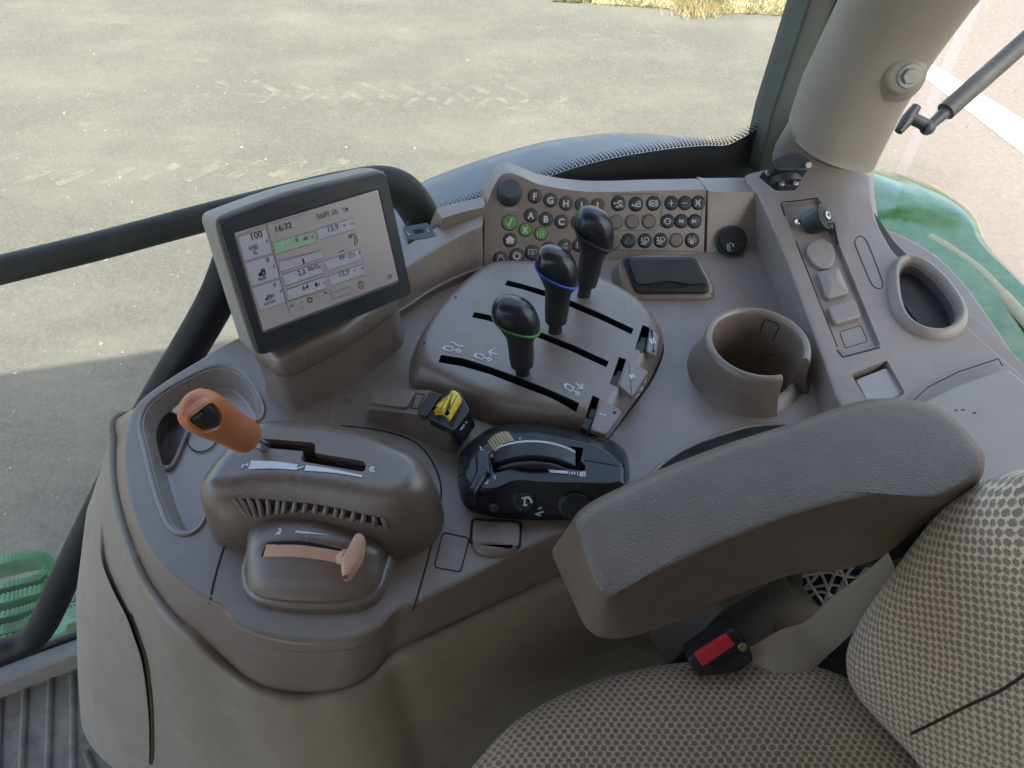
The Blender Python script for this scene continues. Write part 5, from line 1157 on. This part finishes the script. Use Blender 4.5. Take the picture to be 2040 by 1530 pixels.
def scr_mat():
    m = bpy.data.materials.new('lcd_screen'); m.use_nodes = True; t = m.node_tree; b = t.nodes['Principled BSDF']
    b.inputs['Base Color'].default_value = (.20, .18, .175, 1); b.inputs['Roughness'].default_value = .26; b.inputs['Emission Color'].default_value = (.62, .57, .60, 1); b.inputs['Emission Strength'].default_value = .028
    b.inputs['Specular IOR Level'].default_value = .9
    return m
SCR = scr_mat()
screen = slab('screen', MP, None, [('o', 0, -.002), ('o', 0, .0006)], SCR, mon, loc=s2)
SM = Pl(MP.o + MP.n * .0007, MP.n, MP.x)
INK = mat('lcd_ink', (.035, .034, .045), .5); INK2 = mat('lcd_ink_soft', (.11, .10, .115), .5); PAN = mat('lcd_tile', (.25, .25, .29), .25, emit=((.6, .62, .72), .03)); PANG = mat('lcd_green_tile', (.20, .27, .21), .25, emit=((.45, .8, .5), .025))  # soft ink is lightened to paint glare washing out the readouts
def tile(q, m=PAN, ink=INK2):
    slab('tile', SM, [ks(*p) for p in q], [('o', 0, -.0003), ('o', 0, .00008)], m, screen)
    stroke('tile_border', SM, [[ks(*p) for p in q]], .0005, ink, screen, lift=.0002, closed=True)
def T(s_, a_, b_, m=INK, bold=.02): text('readout', SM, ks(*a_), ks(*b_), s_, m, screen, lift=.00025, bold=bold)
def updown(x, y, s_=6):
    icon('arrow_mark', SM, *ks(x, y), s_ / 3.8, [[(-1, -.5), (0, -1.8), (1, -.5), (-1, -.5)], [(-1, .5), (0, 1.8), (1, .5), (-1, .5)]], INK2, screen, wd=.0006, lift=.00025)
tile([(398, 580), (612, 520), (660, 705), (445, 765)]); tile([(452, 780), (668, 715), (715, 890), (505, 958)]); tile([(505, 970), (715, 902), (762, 1080), (565, 1145)])
tile([(663, 625), (975, 535), (995, 622), (687, 715)], PANG); tile([(992, 525), (1277, 435), (1295, 520), (1012, 605)]); tile([(702, 762), (1040, 680), (1052, 740), (722, 850)], mat('lcd_pale', (.24, .23, .25), .25, emit=((.6, .6, .68), .028)))
tile([(735, 870), (1030, 768), (1050, 855), (757, 957)], PAN, INK); tile([(765, 985), (1058, 882), (1075, 970), (782, 1068)], PAN, INK)
tile([(1055, 765), (1325, 670), (1345, 755), (1078, 840)], PAN); tile([(1085, 880), (1355, 785), (1375, 865), (1105, 955)], PAN); tile([(1118, 1010), (1250, 960), (1262, 1005), (1128, 1055)], SCR)
stroke('panel_line', SM, [[ks(612, 470), ks(790, 1160)], [ks(395, 575), ks(612, 490), ks(930, 400)], [ks(780, 1075), ks(1100, 980), ks(1118, 1060)], [ks(715, 770), ks(980, 700)]], .0004, INK2, screen, lift=.0002)
T('16:32', (690, 545), (812, 508)); T('5689.1h', (1000, 450), (1160, 402), INK2); T('100', (505, 602), (588, 577)); T('h', (524, 718), (542, 712)); T('0', (616, 776), (638, 770)); T('m/h', (556, 918), (615, 898)); T('0', (670, 962), (690, 956)); T('n/min', (598, 1108), (686, 1076), INK2)
T('6', (838, 622), (862, 615), INK2); T('13,9', (1088, 545), (1168, 518), INK2); T('0°', (1243, 595), (1275, 584)); T('2,2', (858, 878), (915, 858)); T('64', (892, 990), (940, 974)); T('49', (1170, 762), (1215, 746), INK2); T('13,9', (1172, 886), (1248, 860), INK2)
for x, y in ((618, 612), (672, 806), (725, 992), (965, 582), (1268, 478), (1022, 812), (1054, 930), (1325, 700), (1347, 820)): updown(x, y)
dxs, dys = (.955, -.30), (.26, .96)
def I(x, y, s_, l_, m=INK2, wd=.0007): icon('pictogram', SM, *ks(x, y), s_ / 3.825, l_, m, screen, wd=wd, dx=dxs, dy=dys, lift=.00025)
box_ = [(-1, -1), (1, -1), (1, 1), (-1, 1), (-1, -1)]
I(497, 668, 14, [[(-.8, -1), (.5, -1), (.5, 1), (-.8, 1), (-.8, -1)], [(-.8, 0), (.5, 0)]]); I(530, 658, 17, [box_, [(-.6, -.3), (.6, -.3)], [(-.6, .3), (.6, .3)], [(0, -1), (0, 1)]])
trc = [circ(.5, .4, .55), circ(-.7, .6, .35), [(-1, .2), (-.2, .1), (.1, -.8), (.8, -.8), (1, 0)], [(-.9, .5), (.1, .5)]]
I(580, 850, 24, trc, INK, .0014); I(625, 1040, 20, trc, INK2, .001); I(660, 1030, 10, [box_, [(-1, 0), (1, 0)]]); I(910, 590, 15, trc); I(895, 765, 22, [[(0, -1.1), (.0, .8)], [(-.2, .8), (.25, .8), (0, -.6)]], INK, .0012)
I(948, 822, 16, [box_, [(-1, -.3), (1, -.3)], [(-1, .3), (1, .3)], [(0, -1), (0, 1)]], INK2); I(975, 815, 14, [[(.6, -1), (-.6, 1)]]); I(997, 806, 15, [box_, [(0, -1), (0, 1)]], INK2)
I(995, 945, 12, [[(0, -1.2), (.8, .3), (0, 1), (-.8, .3), (0, -1.2)], [(0, -.4), (.3, .4)]], INK, .0014); I(1018, 938, 14, [[(0, -1), (0, 1)]])
I(1258, 722, 17, [circ(), [(0, -.6), (0, .4)]]); I(1286, 714, 16, [[(0, -1), (0, 1)]]); I(1208, 492, 9, [[(-1, 0), (1, 0)], [(0, -1), (0, 1)]]); I(1288, 835, 9, [[(0, -1), (0, 1)], [(-.6, -.3), (.6, -.3)]])
I(1292, 600, 45, [[(-.3, .9), (.05, -.7), (.3, -.7), (.25, .6), (-.3, .9)], [(-.6, -.4), (-.3, -.9), (.3, -1)]], INK2, .0009); I(946, 1062, 18, [circ(), [(0, -.2), (0, .2)]], INK, .001); I(1335, 948, 26, [circ(0, .1, .85), [(-.4, -.7), (-.5, -1.1), (.4, -1.1), (.4, -.7)], [(-.4, .1), (.4, .1)]], INK2, .0009)
I(1208, 376, 15, [circ(0, 0, .9, 200, 480), [(1.1, -.8), (1.4, 0), (1.1, .8)], [(1.7, -1), (2, 0), (1.7, 1)]]); I(1555, 885, 12, [box_, [(-1, 0), (1, 0)], [(1, -1.3), (2, -1)]]); I(810, 1105, 12, [[(-1, -.4), (1, -.4)], [(-.6, .4), (.8, .4)], [(-1, -.4), (-1, .8)]]); I(1185, 688, 14, [[(-1.6, .4), (1.6, .2)], [(-.6, 0), (1.6, -.2)]])
I(1000, 1035, 8, [[(-1, 0), (1, 0)]]); I(1065, 1008, 14, [[(-1, -.3), (1, -.3)], [(-1, .3), (1, .3)], [(0, -.6), (0, .6)]]); I(880, 1080, 8, [[(-1, 0), (1, 0)]]); I(890, 1120, 10, [[(-1, 0), (1, 0)]])
text('bezel_word', Pl(MP.o + MP.n * -.0004, MP.n, MP.x), ks(820, 362), ks(985, 312), 'JOHN DEERE', mat('bezel_word_grey', (.04, .042, .048), .5), mon, bold=.01, lift=.0006)

# ================================================================ ARMREST
kA = K(2.2667, 1090, 780)
arm = thing('armrest', 'long padded black grained armrest slanting across the console', 'armrest')
rows = [((140, 580), (112, 590), (32, 700)), ((250, 510), (200, 498), None), ((500, 392), (480, 365), None), ((800, 270), (790, 243), None), ((1100, 168), (1095, 146), None), ((1400, 74), (1390, 47), None), ((1560, 52), (1560, 31), None), ((1700, 70), (1712, 50), None), ((1800, 120), (1818, 103), None), ((1925, 255), (1950, 243), None), ((1945, 318), (1977, 310), None), ((1915, 388), (1955, 400), (1945, 430)), ((1850, 438), (1872, 458), (1865, 500)), ((1740, 482), (1735, 515), (1700, 590)), ((1560, 462), (1560, 500), (1540, 720)), ((1350, 496), (1372, 535), (1390, 776)), ((1100, 565), (1112, 608), (1130, 805)), ((800, 680), (812, 730), (790, 930)), ((450, 840), (440, 898), (480, 1065)), ((310, 915), (285, 960), (300, 1105)), ((248, 890), (212, 918), (185, 1062)), ((196, 775), (160, 800), (110, 915)), ((160, 668), (127, 680), (52, 790))]
zp, zs, zb = .127, .108, .055
Pp = [Z(*kA(*r_[0]), zp) for r_ in rows]; Ps = [Z(*kA(*r_[1]), zs) for r_ in rows]
Pb = [Z(*kA(*r_[2]), zb) if r_[2] else Vector((s_.x, s_.y, zb)) for r_, s_ in zip(rows, Ps)]
ca_ = sum(Pp, Vector()) / len(Pp)
Pm = [a_.lerp(b_, .5) + Vector((0, 0, .0045)) + (a_ - b_).cross(Vector((0, 0, 1))) * 0 for a_, b_ in zip(Pp, Ps)]
Psb = [a_.lerp(b_, .25) for a_, b_ in zip(Ps, Pb)]
def c6(P): return cr(P, 6)
Pi = [p.lerp(ca_, .06) + Vector((0, 0, .0008)) for p in Pp]; Pi2 = [p.lerp(ca_, .2) + Vector((0, 0, .0012)) for p in Pp]
# cross-wise interior so the top is crowned slightly
rings('pad', [c6([p.lerp(Vector((ca_.x, ca_.y, p.z)), .08) + Vector((0, 0, -.012)) for p in Pb]), c6([p + Vector((0, 0, -.004)) for p in Pb]), c6(Pb), c6(Psb), c6(Ps), c6([a_.lerp(b_, .55) + Vector((0, 0, .0028)) for a_, b_ in zip(Ps, Pp)]), c6(Pp), c6(Pi), c6(Pi2), c6([p.lerp(ca_, .45) + Vector((0, 0, .0014)) for p in Pp]), c6([p.lerp(ca_, .75) + Vector((0, 0, .0015)) for p in Pp]), c6([p.lerp(ca_, .95) + Vector((0, 0, .0015)) for p in Pp])], LEATH, arm, True, True, 85, wn=False)
tube('hinge_arm', [Z(*kA(1500, 500), .05), Z(*kA(1500, 620), -.02), Z(1700, 1080, -.14)], [.03, .028, .03], BLK, arm, 16, 3)
# dark sheet on the console, painting the shade of a recess behind the armrest
SCt = Surf(ctop)
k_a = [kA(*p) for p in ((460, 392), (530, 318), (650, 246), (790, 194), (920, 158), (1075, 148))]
fill('armrest_shade', SCt, k_a, [kA(*p) for p in ((470, 410), (560, 370), (680, 320), (800, 270), (930, 220), (1080, 170))], 24, DARK, con, lift=.0006)
tube('recess_lip', [(SCt.hn(*q)[0]) for q in k_a], .0022, TOP, con, 8)

# ================================================================ SEAT
def fabric():
    m = bpy.data.materials.new('dotted_seat_fabric'); m.use_nodes = True; t = m.node_tree; b = t.nodes['Principled BSDF']; L = t.links.new
    def M(op, a_, b_=None, c_=None):
        n = t.nodes.new('ShaderNodeMath'); n.operation = op
        for i, v in enumerate((a_, b_, c_)):
            if v is None: continue
            if isinstance(v, (int, float)): n.inputs[i].default_value = v
            else: L(v, n.inputs[i])
        return n.outputs[0]
    uv = t.nodes.new('ShaderNodeUVMap'); uv.uv_map = 'uv'; nz = t.nodes.new('ShaderNodeTexNoise'); nz.inputs['Scale'].default_value = 900; nz.inputs['Detail'].default_value = 3; L(uv.outputs[0], nz.inputs['Vector'])
    nl = t.nodes.new('ShaderNodeTexNoise'); nl.inputs['Scale'].default_value = 22; L(uv.outputs[0], nl.inputs['Vector'])
    s = t.nodes.new('ShaderNodeSeparateXYZ'); L(uv.outputs[0], s.inputs[0])
    p, q = .0074, .0047
    u = M('ADD', M('DIVIDE', s.outputs[0], p), M('MULTIPLY', nl.outputs[0], 1.1)); v = M('ADD', M('DIVIDE', s.outputs[1], q), M('MULTIPLY', nl.outputs[0], 1.4))
    row = M('FLOOR', v); fy = M('SUBTRACT', M('FRACT', v), .5); fx = M('SUBTRACT', M('FRACT', M('ADD', u, M('MULTIPLY', M('MODULO', row, 2), .5))), .5)
    ax_ = M('MULTIPLY', M('ABSOLUTE', fx), 2.6); ay_ = M('MULTIPLY', M('ABSOLUTE', fy), 1.75)
    dist = M('POWER', M('ADD', M('POWER', ax_, 2.6), M('POWER', ay_, 2.6)), .38)
    dist = M('ADD', dist, M('MULTIPLY', M('SUBTRACT', nz.outputs[0], .5), 1.1))
    mr = t.nodes.new('ShaderNodeMapRange'); mr.inputs[1].default_value = .62; mr.inputs[2].default_value = .95; L(dist, mr.inputs[0])
    mx = t.nodes.new('ShaderNodeMix'); mx.data_type = 'RGBA'; L(mr.outputs[0], mx.inputs[0]); mx.inputs[6].default_value = (.27, .20, .14, 1)
    m2 = t.nodes.new('ShaderNodeMix'); m2.data_type = 'RGBA'; L(nz.outputs[0], m2.inputs[0]); m2.inputs[6].default_value = (.45, .34, .235, 1); m2.inputs[7].default_value = (.90, .73, .53, 1); L(m2.outputs[2], mx.inputs[7])
    L(mx.outputs[2], b.inputs['Base Color']); b.inputs['Roughness'].default_value = .85; b.inputs['Sheen Weight'].default_value = .3
    h = M('ADD', mr.outputs[0], M('MULTIPLY', nz.outputs[0], .5)); bp = t.nodes.new('ShaderNodeBump'); bp.inputs['Strength'].default_value = .8; bp.inputs['Distance'].default_value = .0016; L(h, bp.inputs['Height']); L(bp.outputs[0], b.inputs['Normal'])
    return m
FAB = fabric()
seat = thing('driver_seat', 'operator seat in beige dotted fabric at the lower right', 'seat')
CP = ZP(-.20)
co = [(880, 1620), (950, 1535), (1010, 1468), (1080, 1420), (1180, 1375), (1300, 1345), (1420, 1334), (1510, 1326), (1580, 1338), (1660, 1365), (1725, 1405), (1800, 1470), (1900, 1560), (2000, 1750), (1800, 1950), (1000, 1950), (820, 1800)]
cl_ = resample(cr([CP.loc(*p, .022) for p in co], 5), 150)
slab('cushion', CP, None, [('o', .012, -.10), ('o', 0, -.02), ('o', -.003, .02), ('o', 0, .045), ('o', .007, .060), ('o', .016, .069), ('o', .028, .075), ('o', .045, .079), ('o', .06, .081)], FAB, seat, loc=cl_, uvs=True, ang=80)
BP = Pl((.312, .277, 0), (-.93, -.36, .12), (.36, -.93, 0))
bo = [(2040, 948), (1985, 950), (1945, 962), (1900, 988), (1855, 1032), (1805, 1100), (1752, 1175), (1712, 1240), (1694, 1290), (1702, 1345), (1738, 1400), (1800, 1462), (1855, 1515), (1900, 1570)]
bl_ = [BP.loc(*p, -.010) for p in bo]
bl_ = cr(bl_, 5, False) + [Vector((bl_[-1].x + .10, bl_[-1].y - .10)), Vector((bl_[-1].x + .33, bl_[-1].y - .08)), Vector((bl_[0].x + .28, bl_[0].y + .02)), Vector((bl_[0].x + .10, bl_[0].y + .015))]
bl_ = resample(rp(bl_, [0] * (len(bl_) - 4) + [.03, .03, .06, .03]), 150)
bk = slab('backrest', BP, None, [('o', .02, -.10), ('o', .004, -.06), ('o', .0, -.03), ('o', .001, -.012), ('o', .006, .002), ('o', .014, .011), ('o', .026, .018), ('o', .038, .021)], FAB, seat, loc=bl_, uvs=True, ang=80)
stroke('backrest_seam', Surf(bk), [[(2060, 1330), (2000, 1372), (1930, 1405), (1860, 1440), (1815, 1462)]], .0022, mat('seam_thread', (.03, .025, .02), .9), seat, spl=4, lift=.0006)
bx = seat
slab('seat_base', ZP(-.27), None, bev(-.33, .09, .01), BLKM, bx, r=.02, loc=[Vector((.12, -.35)), Vector((.65, -.35)), Vector((.65, .26)), Vector((.46, .33)), Vector((.25, .255)), Vector((.12, .20))])
# belt buckle
bu = thing('belt_buckle', 'black seat belt buckle with red release button', 'seat belt buckle')
kq = K(2.914, 1200, 1080)
BU = P3(Z(*kq(500, 700), -.105), Z(*kq(880, 690), -.105), Z(*kq(750, 515), -.08))
slab('buckle_body', BU, [kq(*p) for p in ((495, 680), (740, 515), (765, 508), (785, 515), (850, 600), (885, 690), (800, 760), (560, 790), (520, 740))], bev(-.022, 0, .003), BLK, bu, r=.004)
slab('red_button', BU, [kq(*p) for p in ((533, 648), (722, 530), (768, 590), (580, 716))], bev(-.002, .0022, .001), RED, bu, r=.001)
slab('slot', BU, [kq(*p) for p in ((625, 712), (780, 632), (805, 655), (680, 735), (640, 740))], [('o', 0, 0), ('o', 0, .0006)], DARK, bu)
cyl('rivet', BU.hit(*kq(812, 605)), BU.n, .0042, .002, mat('brass_rivet', (.35, .33, .2), .35, metal=.8), bu, 16, .0008)
bs2 = thing('belt_sleeve', 'wide beige grey belt sleeve running up beside the backrest', 'seat belt')
def ribbon(name, L1, L2, thick, m, parent):
    a_, b_ = cr(L1, 8, False), cr(L2, 8, False); Rg = []
    for p, q in zip(a_, b_):
        n_ = Vector((0, -.35, .93)); mid = (p + q) / 2 - n_ * .001; Rg.append([p, mid.lerp(p, .5) + n_ * .0008, mid + n_ * .001, mid.lerp(q, .5) + n_ * .0008, q, q - n_ * thick, p - n_ * thick])
    return rings(name, Rg, m, parent, True, True, 60)
e1 = [Z(*kq(*p), z) for p, z in (((830, 625), -.105), ((930, 570), -.10), ((1050, 505), -.095), ((1190, 455), -.09), ((1350, 310), -.06), ((1540, 170), -.02), ((1660, 60), .01))]
e2_ = [Z(*kq(*p), z) for p, z in (((900, 720), -.13), ((1040, 790), -.13), ((1190, 760), -.13), ((1330, 640), -.12), ((1500, 480), -.09), ((1610, 350), -.06), ((1720, 200), -.02))]
ribbon('sleeve', e1, e2_, .004, WEB, bs2)
# seat-side covers and net
sv = thing('seat_side_cover', 'dark olive angled cover on the cab side beside the seat', 'cover')
SVP = P3(Z(1380, 1300, -.20), Z(1560, 1150, -.12), Z(1540, 1260, -.24))
slab('cover', SVP, [(1330, 1330), (1440, 1215), (1562, 1144), (1582, 1178), (1530, 1270), (1480, 1340)], bev(-.04, 0, .003), mat('dark_olive_plastic', (.10, .092, .075), .55, .4), sv, r=.004)
nt_ = thing('storage_net', 'webbed storage net over a dark opening beside the seat', 'net')
NP = P3(Z(1600, 1150, -.135), Z(1740, 1130, -.10), Z(1650, 1220, -.20))
slab('net_surround', NP, [(1520, 1120), (1800, 1060), (1765, 1175), (1650, 1275), (1548, 1300)], bev(-.03, -.002, .002), BODY, nt_)
slab('net_opening', NP, [(1602, 1128), (1700, 1116), (1752, 1108), (1745, 1140), (1690, 1180), (1632, 1212), (1600, 1170)], [('o', 0, -.002), ('o', 0, -.0012)], mat('net_dark', (.03, .028, .024), .9), nt_)
rn = random.Random(3)
W = [((1598, 1148), (1650, 1140), (1700, 1150), (1750, 1140)), ((1604, 1175), (1650, 1165), (1700, 1170)), ((1600, 1130), (1612, 1160), (1640, 1200)), ((1618, 1125), (1640, 1150), (1655, 1195)), ((1640, 1122), (1625, 1150), (1604, 1170)), ((1660, 1120), (1680, 1145), (1690, 1180)), ((1690, 1116), (1660, 1150), (1640, 1210)), ((1720, 1112), (1690, 1140), (1665, 1190)), ((1715, 1112), (1730, 1135), (1735, 1150)), ((1745, 1108), (1720, 1140), (1690, 1180)), ((1610, 1190), (1635, 1178), (1665, 1190)), ((1600, 1126), (1680, 1117), (1755, 1106))]
for w_ in W: tube('net_cord', [NP.hit(*p, .002) for p in w_], .0016, WEB, nt_, 6, 4)
